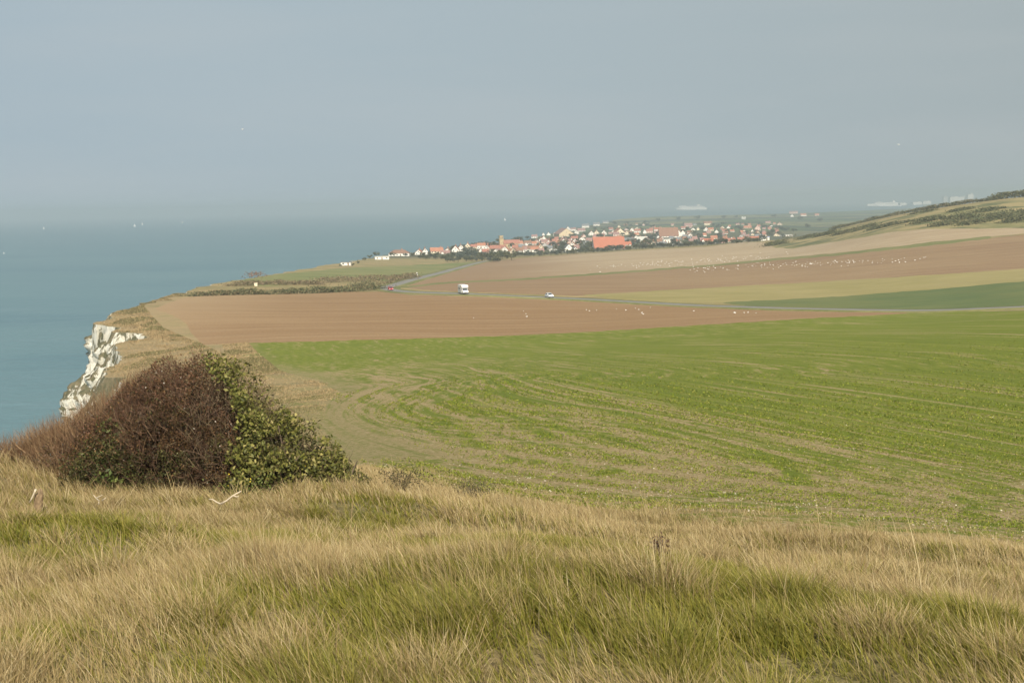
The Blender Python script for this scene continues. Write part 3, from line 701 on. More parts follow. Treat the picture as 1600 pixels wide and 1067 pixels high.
def twig_thing(name, label, segs, rad, D, cat='branch'):
    """segs: polylines in photo pixels at distance D"""
    paths = []
    for k, sgm in enumerate(segs):
        p = at_depth(np.array([a[0] for a in sgm], float), np.array([a[1] for a in sgm], float), np.array([D + (a[2] if len(a) > 2 else 0) for a in sgm], float))
        paths.append((p, np.linspace(rad, rad * 0.5, len(p)) * (1 if k == 0 else .8)))
    return tag(link(name, tube_mesh(name, paths, M_DRYWOOD, 6)), label, cat)
def over_grass(px, py, clear):
    D = ground1(px, py)[1]
    for _ in range(30): D = ground1(px, py + clear / D * F_PX)[1]
    return D
twig_thing('dead_branch', 'bleached V shaped dead branch lying in grass before the russet bush', [[(345,787),(354,782),(364,774),(377,767)], [(345,787),(338,784),(332,780),(326,779.5)], [(364,774),(370,776),(373,775)]], 0.0145, over_grass(350, 782, .26))
twig_thing('forked_twig', 'small white forked twig in the grass in front of the small green shrub', [[(155,782),(150,778),(146,773)], [(150,778),(156,775),(160,773)], [(159,782),(166,777)], [(154,788),(155,782)]], 0.0085, over_grass(153, 783, .24), 'twig')
stp = tag(link('tree_stump', None), 'pale brown broken stump poking out of the grass below the dry scrub', 'stump')
c0 = at_depth(np.array(60.), np.array(784.), over_grass(60, 784, .2))
rs = np.random.default_rng(3)
Vv, Ff = [], []
for i, (zz, rr) in enumerate([(-.35, .056), (0.0, .052), (.07, .05), (.12, .044)]):
    for k in range(12):
        a = 2 * math.pi * k / 12; rj = rr * (1 + rs.uniform(-.15, .15)); Vv.append((c0[0] + rj * math.cos(a) + zz * .12, c0[1] + rj * math.sin(a), c0[2] + zz + (rs.uniform(-.05, .05) if i == 3 else 0)))
for i in range(3):
    for k in range(12): Ff.append((i * 12 + k, i * 12 + (k + 1) % 12, (i + 1) * 12 + (k + 1) % 12, (i + 1) * 12 + k))
Ff.append(tuple(36 + k for k in range(12)))
link('stump', mesh_from('stump', Vv, Ff, plain('stump_wood', (0.22, 0.155, 0.09), 0.9, .3, 30)), stp)
pp = at_depth(np.array([46., 50., 54., 56.]), np.array([785., 778., 769., 764.]), np.full(4, over_grass(60, 784, .2) - .1))
link('bleached_splinter', tube_mesh('bleached_splinter', [(pp, [.008, .01, .012, .014])], M_DRYWOOD, 6), stp)
# dried brown plant in the hollow, and two dark weeds on the crest
def weed(name, label, px, py, h, w, n, pal, size):
    q = ground1(px, py); o = tag(link(name, None), label, 'plant')
    P = np.stack([q[0] + rng.normal(0, w, n), q[1] + rng.normal(0, w * .7, n), q[2] + h * (0.55 + rng.normal(0, .22, n))], 1)
    link('leaves', leaf_cloud(name + '_leaves', P, np.tile([0, -.3, 1.], (n, 1)), size, pick(pal, n), M_LEAF), o)
    st_ = [([q - np.array([0, 0, .1]), q + np.array([rng.normal(0, w * .4), rng.normal(0, w * .3), h * .5]), q + np.array([rng.normal(0, w), rng.normal(0, w * .5), h * rng.uniform(.7, 1.05)])], [.006, .005, .003]) for _ in range(12)]
    link('stems', tube_mesh(name + '_stems', st_, M_BARK, 4), o)
weed('withered_thistle', 'withered dark brown thistle clump standing in the green hollow', 1030, 897, 0.20, 0.028, 300, [(0.09, 0.055, 0.03), (0.13, 0.08, 0.045), (0.06, 0.04, 0.025)], 0.022)
weed('dark_weed', 'low dark weed on the grassy crest just past the leafy shrub', 628, 768, 0.5, 0.30, 500, [(0.10, 0.085, 0.04), (0.07, 0.065, 0.03)], 0.05)
weed('grey_weed', 'low grey green weed on the grassy crest at the near edge of the green field', 735, 783, 0.5, 0.30, 450, [(0.12, 0.10, 0.055), (0.08, 0.075, 0.04)], 0.05)

# ------------------------------------------------------------------ hedges, gorse and scrub of the middle distance
def scrub_strip(name, label, cat, pix, h_m, w_m, n, pal, group=None, size=(0.35, 0.8), taper=True, wts=None, lump=1.0, G=None):
    if G is None: G = ground([p[0] for p in pix], [p[1] for p in pix])
    d = np.concatenate([[0], np.cumsum(np.hypot(*np.diff(G[:, :2], axis=0).T))]); s = rng.random(n) * d[-1]
    x = np.interp(s, d, G[:, 0]) + rng.normal(0, w_m / 3, n); y = np.interp(s, d, G[:, 1]) + np.clip(rng.normal(0, w_m / 3, n), -w_m / 2, w_m / 2)
    e = np.clip(np.minimum(s, d[-1] - s) / max(h_m * 1.3, 0.1 * d[-1]), 0.25, 1) if taper else 1
    hm = h_m * (1 + lump * (fbm(s / (h_m * 2.2), 0 * s + len(name), 81, 3) - .5) * 1.1) * e
    z = height(x, y) + hm * rng.random(n) ** 0.6
    P = np.stack([x, y, z], 1); c = G.mean(0); 
    me = leaf_cloud(name, P - c, np.tile([0, -.4, .8], (n, 1)), rng.uniform(size[0], size[1], n), pick(pal, n, wts), M_FARLEAF, aspect=1.4)
    return tag(link(name, me, loc=c), label, cat, group)
DG = [(0.095, 0.105, 0.045), (0.08, 0.09, 0.04), (0.125, 0.12, 0.055)]
OL = [(0.17, 0.14, 0.07), (0.13, 0.115, 0.055), (0.20, 0.16, 0.085)]
PU = [(0.18, 0.13, 0.085), (0.15, 0.12, 0.07), (0.21, 0.155, 0.095)]
scrub_strip('hedge', 'dark green hedge along the far edge of the ploughed field, cliff end', 'hedge', [(298,463),(330,462),(370,461),(420,460)], 1.7, 5, 2600, DG + OL)
scrub_strip('hedge', 'dark green hedge at the far edge of the ploughed field, middle stretch', 'hedge', [(415,460),(450,459.5),(500,458),(550,455.5)], 2.0, 5, 3200, DG + OL[:1])
scrub_strip('bramble_bush', 'rounded olive bramble clump at the hedge end beside the road bend', 'scrub', [(555,455),(575,452.5),(598,452)], 3.0, 8, 1800, DG + OL)
scrub_strip('heath_shrub', 'purplish brown scrub belt on the cliff top before the green meadow', 'scrub', [(360,447),(400,446),(450,445),(500,445)], 1.7, 6, 2600, PU + OL)
scrub_strip('heath_shrub', 'brown scrub belt crossing the rough grass up to the road bend', 'scrub', [(490,443),(540,440),(590,438),(640,436)], 2.2, 6, 2800, PU + OL)
scrub_strip('thorn_hedge', 'ragged brown thorn hedge beside the road just before the bend', 'hedge', [(604,444),(618,440),(634,437),(652,433.5)], 2.6, 5, 1500, PU + OL)
scrub_strip('cliff_shrub', 'low reddish scrub on the grassy cliff top above the sea', 'scrub', [(392,433),(400,432),(410,432)], 2.2, 6, 260, [(0.20, 0.10, 0.06), (0.15, 0.09, 0.05)])
HG = [(0.075, 0.085, 0.036), (0.095, 0.095, 0.042), (0.115, 0.108, 0.05)]
hill_bushes = [(1212,383,2.6,24),(1232,374,3.2,36),(1262,372,2.4,22),(1290,368,2.6,26),(1326,364,2.6,40),(1352,357,2.2,24),(1380,356,2.2,36),(1410,350,1.8,26),(1450,347,3.6,44),(1495,346,4.2,52),(1478,352,2.2,30),(1560,343,4.4,44),(1590,346,3.4,40),(1520,350,2.0,30),(1545,330,2.2,36),(1610,333,3.0,30),(1440,333,1.4,26),(1500,330,1.8,22)]
for k, (px, py, hm, wpx) in enumerate(hill_bushes):
    kind = ['dark green', 'olive', 'dull green'][k % 3]
    scrub_strip('gorse_bush', '', 'bush', [(px - wpx / 2, py + wpx * 0.10), (px, py), (px + wpx / 2, py - wpx * 0.10)], hm * .95, 9, 1000, [HG, HG + OL[1:2], HG + DG[:1]][k % 3], 'gorse on the grassy hill', size=(.7, 1.4))['place'] = (px, py)
crest = [(1300,359.5,1352,349),(1352,348,1400,340),(1396,341,1450,331.5),(1445,332,1492,325),(1485,326,1545,317)]
for k, (a, b, c_, d_) in enumerate(crest):
    scrub_strip('crest_shrubbery', ['low dark thicket on the lowest part of the hill skyline', 'thin dark thicket on the skyline next above the lowest one', 'ragged dark thicket midway up the hill skyline', 'broken dark thicket on the skyline below the wood', 'long dark thicket on the skyline touching the summit wood'][k], 'thicket', [(a, b + 1.5), ((a + c_) / 2, (b + d_) / 2 + 1.5), (c_, d_ + 1.5)], 2.4, 6, 1300, HG + PU[1:2], 'thickets on the hill skyline', size=(.6, 1.2), G=crest_pts([a, (a + c_) / 2, c_], 6))
scrub_strip('summit_wood', 'dense dark green wood crowning the top of the hill', 'wood', [(1540,319.5),(1560,316),(1600,312.5),(1660,309),(1740,306)], 4.6, 12, 6000, HG, lump=.5, size=(.8, 1.7), G=crest_pts([1542, 1562, 1600, 1660, 1740], 8))['kind'] = 'stuff'

# ------------------------------------------------------------------ houses of the village
def two(n, c): return plain(n, c, 0.8, 0.10, 0.5)
WALL = {'white': two('white_render', (0.72, 0.69, 0.63)), 'cream': two('cream_render', (0.66, 0.57, 0.42)), 'beige': two('beige_render', (0.52, 0.44, 0.33)),
        'grey': two('grey_render', (0.42, 0.41, 0.39)), 'sandy': two('sandy_render', (0.56, 0.45, 0.30)), 'pink': two('pink_render', (0.60, 0.44, 0.38))}
ROOF = {'orange': two('orange_tiles', (0.36, 0.165, 0.105)), 'red': two('red_tiles', (0.30, 0.135, 0.10)), 'brown': two('brown_tiles', (0.22, 0.125, 0.085)),
        'rose': two('rose_tiles', (0.27, 0.165, 0.15)), 'slate': two('slate', (0.17, 0.18, 0.19)), 'pale': two('pale_sheet_roof', (0.46, 0.46, 0.42)), 'bright red': two('bright_red_tiles', (0.36, 0.135, 0.085)),
        'blue': two('blue_sheet_roof', (0.36, 0.42, 0.62))}
M_GLASS = plain('window_glass', (0.05, 0.06, 0.07), 0.15, 0.1, 1, 0.5)
M_DOOR = plain('door_wood', (0.16, 0.10, 0.06), 0.7, 0.15, 2)
M_BRICK = plain('chimney_brick', (0.33, 0.17, 0.11), 0.9, 0.2, 3)
def box(c, s):
    x, y, z = c; a, b, h = s[0] / 2, s[1] / 2, s[2]
    v = [(x - a, y - b, z), (x + a, y - b, z), (x + a, y + b, z), (x - a, y + b, z), (x - a, y - b, z + h), (x + a, y - b, z + h), (x + a, y + b, z + h), (x - a, y + b, z + h)]
    return v, [(0, 3, 2, 1), (4, 5, 6, 7), (0, 1, 5, 4), (1, 2, 6, 5), (2, 3, 7, 6), (3, 0, 4, 7)]
def boxes(name, L_, mat):
    V, Fc = [], []
    for c, s in L_:
        v, f = box(c, s); n = len(V); V += v; Fc += [tuple(i + n for i in q) for q in f]
    return mesh_from(name, V, Fc, mat)
HOUSES = []
def house(px, py, wpx, hpx, kind, wall, roof, rz=None, depth=None, evf=.35):
    """kind g gable towards us, s eaves towards us, h hipped, l low long flat building; sizes in photo pixels at that place"""
    g_ = ground1(px, py); D = g_[1]; W = wpx * D / F_PX; Ht = max(hpx * D / F_PX, 2.6)
    if rz is None: rz = rng.uniform(-.25, .25)
    o = tag(link({'g': 'gabled_house', 's': 'tiled_house', 'h': 'hipped_house', 'l': 'low_building'}[kind], None, loc=(g_[0], D + 1, g_[2] - 0.3), rz=rz), '', 'house' if kind != 'l' else 'building', 'village houses')
    HOUSES.append((o, px, py, wpx, kind, wall, roof)); Ht += .3
    ov = 0.35; th = 0.22
    if kind == 'l':
        dp = depth or min(W * .5, 9); link('wall', boxes('wall', [((0, 0, 0), (W, dp, Ht * .86))], WALL[wall]), o)
        link('roof', boxes('roof', [((0, 0, Ht * .86 + .003), (W + .5, dp + .5, Ht * .14))], ROOF[roof]), o); ev = Ht * .86
    else:
        if kind == 'g':   # ridge along y
            dp = depth or W * 1.25; ev = max(Ht - W * .55, Ht * .38); a, b = W / 2, dp / 2
        elif kind == 's':
            dp = depth or min(max(W * .6, 6), 10); ev = max(Ht - dp * .45, Ht * .35) if evf == .35 else Ht * evf; a, b = W / 2, dp / 2
        else:
            dp = depth or W * .6; ev = Ht * .5; a, b = W / 2, dp / 2
        v, f = box((0, 0, 0), (W, dp, ev))
        if kind == 'g': v += [(0, -b, Ht), (0, b, Ht)]; f += [(4, 5, 8), (6, 7, 9)]; f[1] = (4, 8, 9, 7); f.append((5, 6, 9, 8))
        if kind == 's': v += [(-a, 0, Ht), (a, 0, Ht)]; f += [(7, 4, 8), (5, 6, 9)]; f[1] = (4, 5, 9, 8); f.append((6, 7, 8, 9))
        link('wall', mesh_from('wall', v, f, WALL[wall]), o)
        # roof slabs with overhang and thickness
        V, Fc = [], []
        def slab(q):
            n = len(V); top = [Vector(p) + Vector((0, 0, th)) for p in q]
            V.extend([tuple(Vector(p) + Vector((0, 0, .01))) for p in q]); V.extend([tuple(p) for p in top]); m = len(q)
            Fc.append(tuple(n + i for i in range(m))[::-1]); Fc.append(tuple(n + m + i for i in range(m)))
            for i in range(m): Fc.append((n + i, n + (i + 1) % m, n + m + (i + 1) % m, n + m + i))
        if kind == 'g':
            k = (Ht - ev) / a; e = ev - k * ov
            slab([(-a - ov, -b - ov, e), (0, -b - ov, Ht), (0, b + ov, Ht), (-a - ov, b + ov, e)][::-1]); slab([(a + ov, -b - ov, e), (a + ov, b + ov, e), (0, b + ov, Ht), (0, -b - ov, Ht)])
        elif kind == 's':
            k = (Ht - ev) / b; e = ev - k * ov
            slab([(-a - ov, -b - ov, e), (a + ov, -b - ov, e), (a + ov, 0, Ht), (-a - ov, 0, Ht)]); slab([(a + ov, b + ov, e), (-a - ov, b + ov, e), (-a - ov, 0, Ht), (a + ov, 0, Ht)])
        else:
            r_ = a - b * .8; e = ev - .1
            A, B, Cc, Dd = (-a - ov, -b - ov, e), (a + ov, -b - ov, e), (a + ov, b + ov, e), (-a - ov, b + ov, e); R1, R2 = (-r_, 0, Ht), (r_, 0, Ht)
            n = len(V); V += [A, B, Cc, Dd, R1, R2]; Fc += [(0, 1, 5, 4), (1, 2, 5), (2, 3, 4, 5), (3, 0, 4), (0, 3, 2, 1)]
        rf = link('roof', mesh_from('roof', V, Fc, ROOF[roof]), o)
        cx, cy = (0.0, b * .5) if kind == 'g' else (a * .7, 0.0) if kind == 's' else (a * .25, 0.0)
        if W > 5: link('chimney', boxes('chimney', [((cx, cy, Ht - .7), (.9, .7, 2.0)), ((cx, cy, Ht + 1.303), (.35, .35, .4))], M_BRICK), rf)
    if wpx >= 8:
        n = max(1, int(W / 3.2)); s_ = W / n
        for i in range(n):
            xx = -W / 2 + s_ * (i + .5)
            if i == n // 2 and n > 1: link('door', boxes('door', [((xx, -dp / 2 - .02, .3), (1.0, .06, 2.0))], M_DOOR), o)
            else: link('window', boxes('window', [((xx, -dp / 2 - .02, min(1.1, ev * .45)), (1.2, .06, min(1.2, ev * .4)))], M_GLASS), o)
        if kind == 'g' and Ht - ev > 2.4: link('window', boxes('window', [((0, -dp / 2 - .02, ev + (Ht - ev) * .22), (1.0, .06, 1.1))], M_GLASS), o)
    return o

H = house
# named by hand from left to right along the photograph
H(541,415,16,5,'l','white','slate'); H(596,405.5,22,5,'l','white','pale')
seaside = H(624,400,32,9.5,'h','white','brown',rz=0)
H(655,398,12,8,'g','white','orange'); H(664,398,9,10,'g','white','brown'); H(682,396,20,9,'s','cream','orange'); H(691,397,4,3.5,'g','white','orange')
H(696,396.5,15,5,'s','pink','rose'); H(700,392,9,5,'g','white','red'); H(712,394,11,10,'g','white','red'); H(720,392.5,8,10,'g','white','brown'); H(731,391,11,11,'g','cream','orange'); H(740,390,9,8,'s','cream','red')
H(752,389,13,9,'s','white','orange'); H(762,392,8,9,'g','white','red'); H(775,392,18,8.5,'s','beige','red'); H(790,393,9,8,'g','white','orange'); H(798,394,7,6,'s','white','brown'); H(803,396,9,8.5,'g','beige','brown')
H(812,386,10,9,'s','white','orange'); H(806,385,6,5,'g','white','orange'); H(822,384,6,5,'g','white','rose'); H(828,390,22,6,'s','beige','brown'); H(828,394.5,20,4,'l','white','pale'); H(844,392,9,10.5,'g','beige','orange')
H(835,372,9,5,'s','white','rose'); H(849,374,6,5,'g','white','red'); H(858,381,7,6,'g','white','orange'); H(850,380,10,6,'s','pink','rose'); H(868,394,20,3.5,'l','white','pale')
H(857,368,6,5,'g','white','slate'); H(866,369,3.5,6,'g','white','slate'); H(849,368,4,4,'g','white','red')
sandy = H(881,370,24,13,'g','sandy','rose',rz=0.25)
agable = H(888,394,13,12.5,'g','white','slate',rz=0.1); H(898,394,9,8,'g','white','slate')
H(887,361,8,7,'g','white','slate'); H(896,361,8,5,'s','white','rose'); H(901,366,8,6,'g','white','red'); H(908,362,12,5,'s','white','rose'); H(915,356,11,6,'s','white','slate'); H(932,353,10,5,'s','white','slate'); H(946,349,9,3.5,'s','white','slate')
H(924,368,9,7,'g','white','orange'); H(932,367,9,7,'g','cream','orange'); H(874,380,9,5,'s','cream','orange'); H(880,380,8,7,'g','white','rose'); H(944,367,9,7,'g','white','brown'); H(922,378,12,6,'s','beige','rose')
longred = H(951,390,48,19.5,'s','white','bright red',rz=0.05, depth=20, evf=.14)
H(980,387,12,9,'s','white','bright red',rz=.1); H(984,387.5,6,6,'g','white','orange')
H(967,368,16,11,'g','cream','orange'); H(978,367,9,6,'g','cream','rose'); H(963,369,9,6,'s','pink','rose'); H(988,362,6,6,'g','white','slate'); H(996,364,10,6,'s','white','red'); H(1007,365,5,6,'g','white','slate'); H(1015,364,10,6,'s','pink','red'); H(1027,362,9,6,'s','white','bright red')
H(983,377,16,5,'s','grey','slate'); H(1003,379,16,9,'s','grey','pale', depth=9)
brownroof = H(1044,371,30,15,'s','white','brown',rz=.05, depth=16, evf=.18); H(1060,370,7,10,'g','white','brown'); H(1067,369,7,9,'g','white','brown')
H(1028,372,5,4,'g','white','slate'); H(1044,379.5,16,6,'l','white','pale'); H(1052,383,7,3.5,'g','white','slate'); H(1060,375,9,4,'s','grey','slate')
H(1075,354,13,5,'s','pink','rose'); H(1068,358,8,4,'s','white','red'); H(1083,360,7,4,'g','white','slate'); H(1090,360,4,5,'g','cream','slate'); H(1106,352,13,6,'s','cream','brown'); H(1104,361,8,6,'g','white','red'); H(1111,361,8,5,'s','cream','orange'); H(1120,364,6,5,'g','white','slate'); H(1138,357,5,4,'g','white','slate')
H(1098,381,6,7,'g','white','red'); H(1107,379,16,6,'s','beige','bright red'); H(1119,380,5,5,'g','white','slate'); H(1128,380,14,6,'s','pink','red'); H(1142,378.5,14,6,'s','beige','red'); H(1158,376.5,12,5.5,'s','white','red'); H(1168,375,9,4,'g','white','slate'); H(1180,374.5,16,5,'s','beige','bright red')
H(1195,376,15,6,'l','white','blue'); H(1228,369.5,22,2.5,'l','white','pale'); H(1184,360,9,8,'g','pink','orange'); H(1168,357,12,4,'s','beige','orange'); H(1162,343,6,4,'s','grey','pale'); H(1175,368,6,4,'g','beige','slate')
H(1240,334,13,4,'s','pink','rose'); H(1237,339,5,4,'g','white','slate'); H(1255,338,9,4,'s','white','orange'); H(1218,352,8,4,'g','beige','orange'); H(1276,337,7,3,'s','pink','orange'); H(1200,349,8,3,'s','beige','rose')
# the less distinct ones between them
def shore_py(px): return np.interp(px, [640, 700, 790, 850, 940, 1000, 1060, 1200, 1260], [400, 393, 384, 374, 356, 350, 350, 350, 352])
def field_py(px): return np.interp(px, [640, 740, 800, 900, 1000, 1100, 1190], [402, 396, 397, 394, 386, 381, 375])
spots = [(h[1], h[2]) for h in HOUSES]; made = 0; tries = 0
while made < 150 and tries < 6000:
    tries += 1; px = rng.uniform(745, 1215); lo_, hi_ = shore_py(px), field_py(px)
    py = lo_ + (hi_ - lo_) * rng.random()
    if hi_ - lo_ < 2 or any(abs(px - a) < 7.5 and abs(py - b) < 2.2 for a, b in spots): continue
    sc_ = np.clip((py - 330) / 55, .45, 1.0)
    H(px, py, rng.uniform(7, 13) * sc_, rng.uniform(5, 7) * sc_, rng.choice(['g', 's', 's']), rng.choice(['white', 'cream', 'beige', 'white', 'pink', 'grey']), rng.choice(['red', 'rose', 'brown', 'orange', 'slate', 'rose']))
    spots.append((px, py)); made += 1

# church tower: square, tan, with a parapet and a shallow cap
g_ = ground1(783, 388); W = 5.5 * g_[1] / F_PX; Ht = 20 * g_[1] / F_PX
tw = tag(link('church_tower', None, loc=(g_[0], g_[1], g_[2] - .3), rz=.3), 'tall square sand coloured church tower standing above the red roofs', 'tower')
M_STONE = plain('tower_stone', (0.43, 0.33, 0.19), .9, .2, .5)
link('shaft', boxes('tower_shaft', [((0, 0, 0), (W, W, Ht * .94)), ((W * .46, -W * .46, .002), (W * .22, W * .22, Ht * .8)), ((-W * .46, -W * .46, .002), (W * .22, W * .22, Ht * .8))], M_STONE), tw)
link('parapet', boxes('tower_parapet', [((0, 0, Ht * .94 + .002), (W * 1.1, W * 1.1, Ht * .06))], M_STONE), tw)
for sx in (-.2, .2): link('belfry_opening', boxes('belfry_opening', [((sx * W, -W / 2 - .03, Ht * .74), (W * .16, .1, Ht * .13))], M_GLASS), tw)
link('nave', mesh_from('nave', *(lambda v, f: (v + [(W * .5, -4, 9.5), (W * .5 + 20, -4, 9.5)], f + []))(*box((W * .5 + 10, 0, 0), (20, 8, 6))), M_STONE), tw)
nv = [(W * .5, -4.4, 5.6), (W * .5 + 20.4, -4.4, 5.6), (W * .5 + 20.4, 0, 10.2), (W * .5, 0, 10.2), (W * .5 + 20.4, 4.4, 5.6), (W * .5, 4.4, 5.6)]
link('nave_roof', mesh_from('nave_roof', nv, [(0, 1, 2, 3), (3, 2, 4, 5), (0, 3, 5), (1, 4, 2), (0, 5, 4, 1)], ROOF['red']), tw)

# ------------------------------------------------------------------ trees among and before the houses
TREES = []
def crown_mesh(name, n, pal, seed, tall=1.0):
    rs = np.random.default_rng(seed); k = rs.integers(5, 9)
    cs = np.stack([rs.normal(0, .26, k), rs.normal(0, .26, k), rs.uniform(.38, .82, k) * tall], 1); ra = rs.uniform(.2, .36, k)
    i = rs.integers(0, k, n); d = rs.normal(size=(n, 3)); d /= np.linalg.norm(d, axis=1)[:, None]
    P = cs[i] + d * (ra[i] * rs.uniform(.55, 1.05, n))[:, None]; P[:, 2] = np.maximum(P[:, 2], .06)
    cc = pick(pal, n); cc *= (0.85 + 0.3 * rs.random(k))[i][:, None]
    return leaf_cloud(name, P, d, rs.uniform(.10, .20, n), cc, M_FARLEAF, aspect=1.3)
TP = {'dark green': [(0.06, 0.072, 0.04), (0.08, 0.088, 0.045)], 'blue green': [(0.06, 0.08, 0.065), (0.08, 0.095, 0.072)], 'olive': [(0.10, 0.10, 0.045), (0.08, 0.085, 0.04)], 'grey green': [(0.09, 0.10, 0.075), (0.075, 0.085, 0.06)]}
CROWNS = {k: [crown_mesh('crown', 300, p, 10 * j + i, 1.0 + .15 * i) for i in range(3)] for j, (k, p) in enumerate(TP.items())}
TRUNK = tube_mesh('trunk', [([(0, 0, -.08), (0.01, 0, .2), (0, .02, .5)], [.035, .028, .015]), ([(0, 0, .3), (.16, .05, .55)], [.018, .006]), ([(0, 0, .25), (-.15, -.04, .5)], [.018, .006])], M_BARK, 5)
def tree(px, py, hpx, kind, wide=1.0, D=None):
    g_ = ground1(px, py); h = hpx * g_[1] / F_PX
    o = tag(link('tree', None, loc=tuple(g_), rz=rng.uniform(0, 6.28), scale=(h * wide, h * wide, h)), '', 'tree', 'trees of the village')
    link('crown', CROWNS[kind][rng.integers(3)], o); link('trunk', TRUNK, o); TREES.append((o, px, py, hpx, kind)); return o
KN = list(TP)
for px, py, h in [(578,404,5),(588,401,6.5),(570,407,4),(612,401,6),(634,401,5),(645,400,6),(551,416,4),(560,412,4),(532,417,3.5),(670,399,5.5)]: tree(px, py, h, rng.choice(['dark green', 'olive', 'grey green']), 1.3)
for px in np.arange(655, 800, 6.0):   # the dark belt before the first houses
    u_ = (px - 655) / 145; tree(px + rng.uniform(-2, 2), 402.5 + rng.uniform(-2, 3) + 3.0 * u_, rng.uniform(6, 9) + 5 * u_, rng.choice(['dark green', 'dark green', 'blue green', 'olive']), 1.25)
for px in np.arange(700, 790, 9.0): tree(px + rng.uniform(-2, 2), 409 + rng.uniform(-1, 1.2), rng.uniform(6, 9), rng.choice(['dark green', 'grey green']), 1.5)
for px in np.arange(806, 1195, 6.0):  # along the field edge
    tree(px + rng.uniform(-3, 3), np.interp(px, [800, 900, 1000, 1100, 1190], [402.5, 397, 389.5, 384, 377.5]), rng.uniform(6, 9), rng.choice(KN), 1.4)
n_t = 0
while n_t < 140:
    px = rng.uniform(690, 1230); lo_, hi_ = shore_py(px) - 1, field_py(px); py = lo_ + (hi_ - lo_) * rng.random()
    if any(abs(px - a) < 5 and -1.5 < py - b < 5 for a, b in spots[:100]): continue
    sc_ = np.clip((py - 330) / 55, .4, 1.0); tree(px, py, rng.uniform(6, 10) * sc_, rng.choice(KN), 1.4); n_t += 1
for px, py, h in [(798,378,5),(806,377,6),(815,376,6),(824,375,5),(1010,350,5),(1030,346,5),(1060,344,5),(1090,343,6),(1130,342,5),(1150,341,4),(1210,341,5),(1250,345,6),(1280,347,6),(1225,362,6),(1240,364,6),(1215,366,5),(1205,370,5),(1262,356,6),(1000,355,5),(1020,356,5),(960,352,5)]: tree(px, py, h, rng.choice(['blue green', 'dark green', 'grey green']), 1.6)

# ------------------------------------------------------------------ labels that tell houses and trees apart
LM = [('the square church tower', 783, 388), ('the long bright red roof', 951, 390), ('the big brown roof', 1044, 371), ('the broad sandy gable', 881, 370), ('the white A shaped gable', 888, 394), ('the hipped seaside house', 624, 400), ('the blue roofed shed', 1195, 376), ('the pink outlying farmhouse', 1240, 334), ('the big cream gable', 967, 368), ('the hill foot terrace', 1142, 378.5)]
ORD = ['first', 'second', 'third', 'fourth', 'fifth', 'sixth', 'seventh', 'eighth', 'ninth', 'tenth', 'eleventh', 'twelfth', 'thirteenth', 'fourteenth', 'fifteenth', 'sixteenth', 'seventeenth', 'eighteenth', 'nineteenth', 'twentieth']
def relate(px, py):
    k = min(range(len(LM)), key=lambda i: math.hypot(px - LM[i][1], 2.5 * (py - LM[i][2])) + (1e9 if abs(px - LM[i][1]) < .01 and abs(py - LM[i][2]) < .01 else 0))
    dx, dy = px - LM[k][1], 2.5 * (py - LM[k][2])
    return k, ('seaward of' if dx < 0 else 'inland of') if abs(dx) >= abs(dy) else ('in front of' if dy > 0 else 'behind'), math.hypot(dx, dy)
def spread_labels(items, describe):
    sig = {}
    for it in items:
        k, w, d = relate(it[1], it[2]); sig.setdefault((describe(it), k, w), []).append((d, it))
    for (desc, k, w), L_ in sig.items():
        L_.sort(key=lambda q: q[0])
        for i, (d, it) in enumerate(L_):
            it[0]['label'] = f'{desc} {w} {LM[k][0]}' if len(L_) == 1 else f'{desc}, {ORD[i]} {w} {LM[k][0]}'
SH = {'g': 'gabled house', 's': 'house side on', 'h': 'hipped house', 'l': 'low long building'}
special = {id(seaside): 'white seaside house with a broad hipped brown roof above the shore', id(sandy): 'large house with a broad sandy gable rising behind the village', id(agable): 'white A shaped gable house with dark windows beside the field edge',
           id(longred): 'big long building with a bright red tiled roof beside the fields', id(brownroof): 'long building with a big brown roof and white gables at its end'}
rest = []
for h in HOUSES:
    if id(h[0]) in special: h[0]['label'] = special[id(h[0])]; del h[0]['group']
    else: rest.append(h)
spread_labels(rest, lambda h: f"{'small ' if h[3] < 6.5 else 'large ' if h[3] > 13 else ''}{h[5]} {SH[h[4]]} with {h[6]} roof")
for t in TREES: pass
spread_labels(TREES, lambda t: f"{'small ' if t[3] < 5 else 'tall ' if t[3] > 8 else ''}{t[4]} tree")
gb = [o for o in bpy.data.objects if o.get('place') is not None]
for o in gb:
    px, py = o['place']; del o['place']
    near = min([h for h in hill_bushes if (h[0], h[1]) != (px, py)], key=lambda h: abs(h[0] - px) + 2 * abs(h[1] - py))
    i = [h[:2] for h in hill_bushes].index((px, py)); lev = 'foot' if py > np.interp(px, [1200, 1600], [376, 345]) else 'slope' if py > np.interp(px, [1200, 1600], [368, 333]) else 'upper edge'
    o['label'] = f"{['dark green', 'olive', 'dull green'][i % 3]} gorse on hill {lev}, {'by the village end' if px < 1300 else 'below the skyline thickets' if px < 1430 else 'below the summit wood'}"
seen = {}
for o in gb: seen.setdefault(o['label'], []).append(o)
for lab, L_ in seen.items():
    if len(L_) > 1:
        L_.sort(key=lambda o: o.location.x)
        for i, o in enumerate(L_): o['label'] = lab + ', ' + ORD[i] + ' from the village'

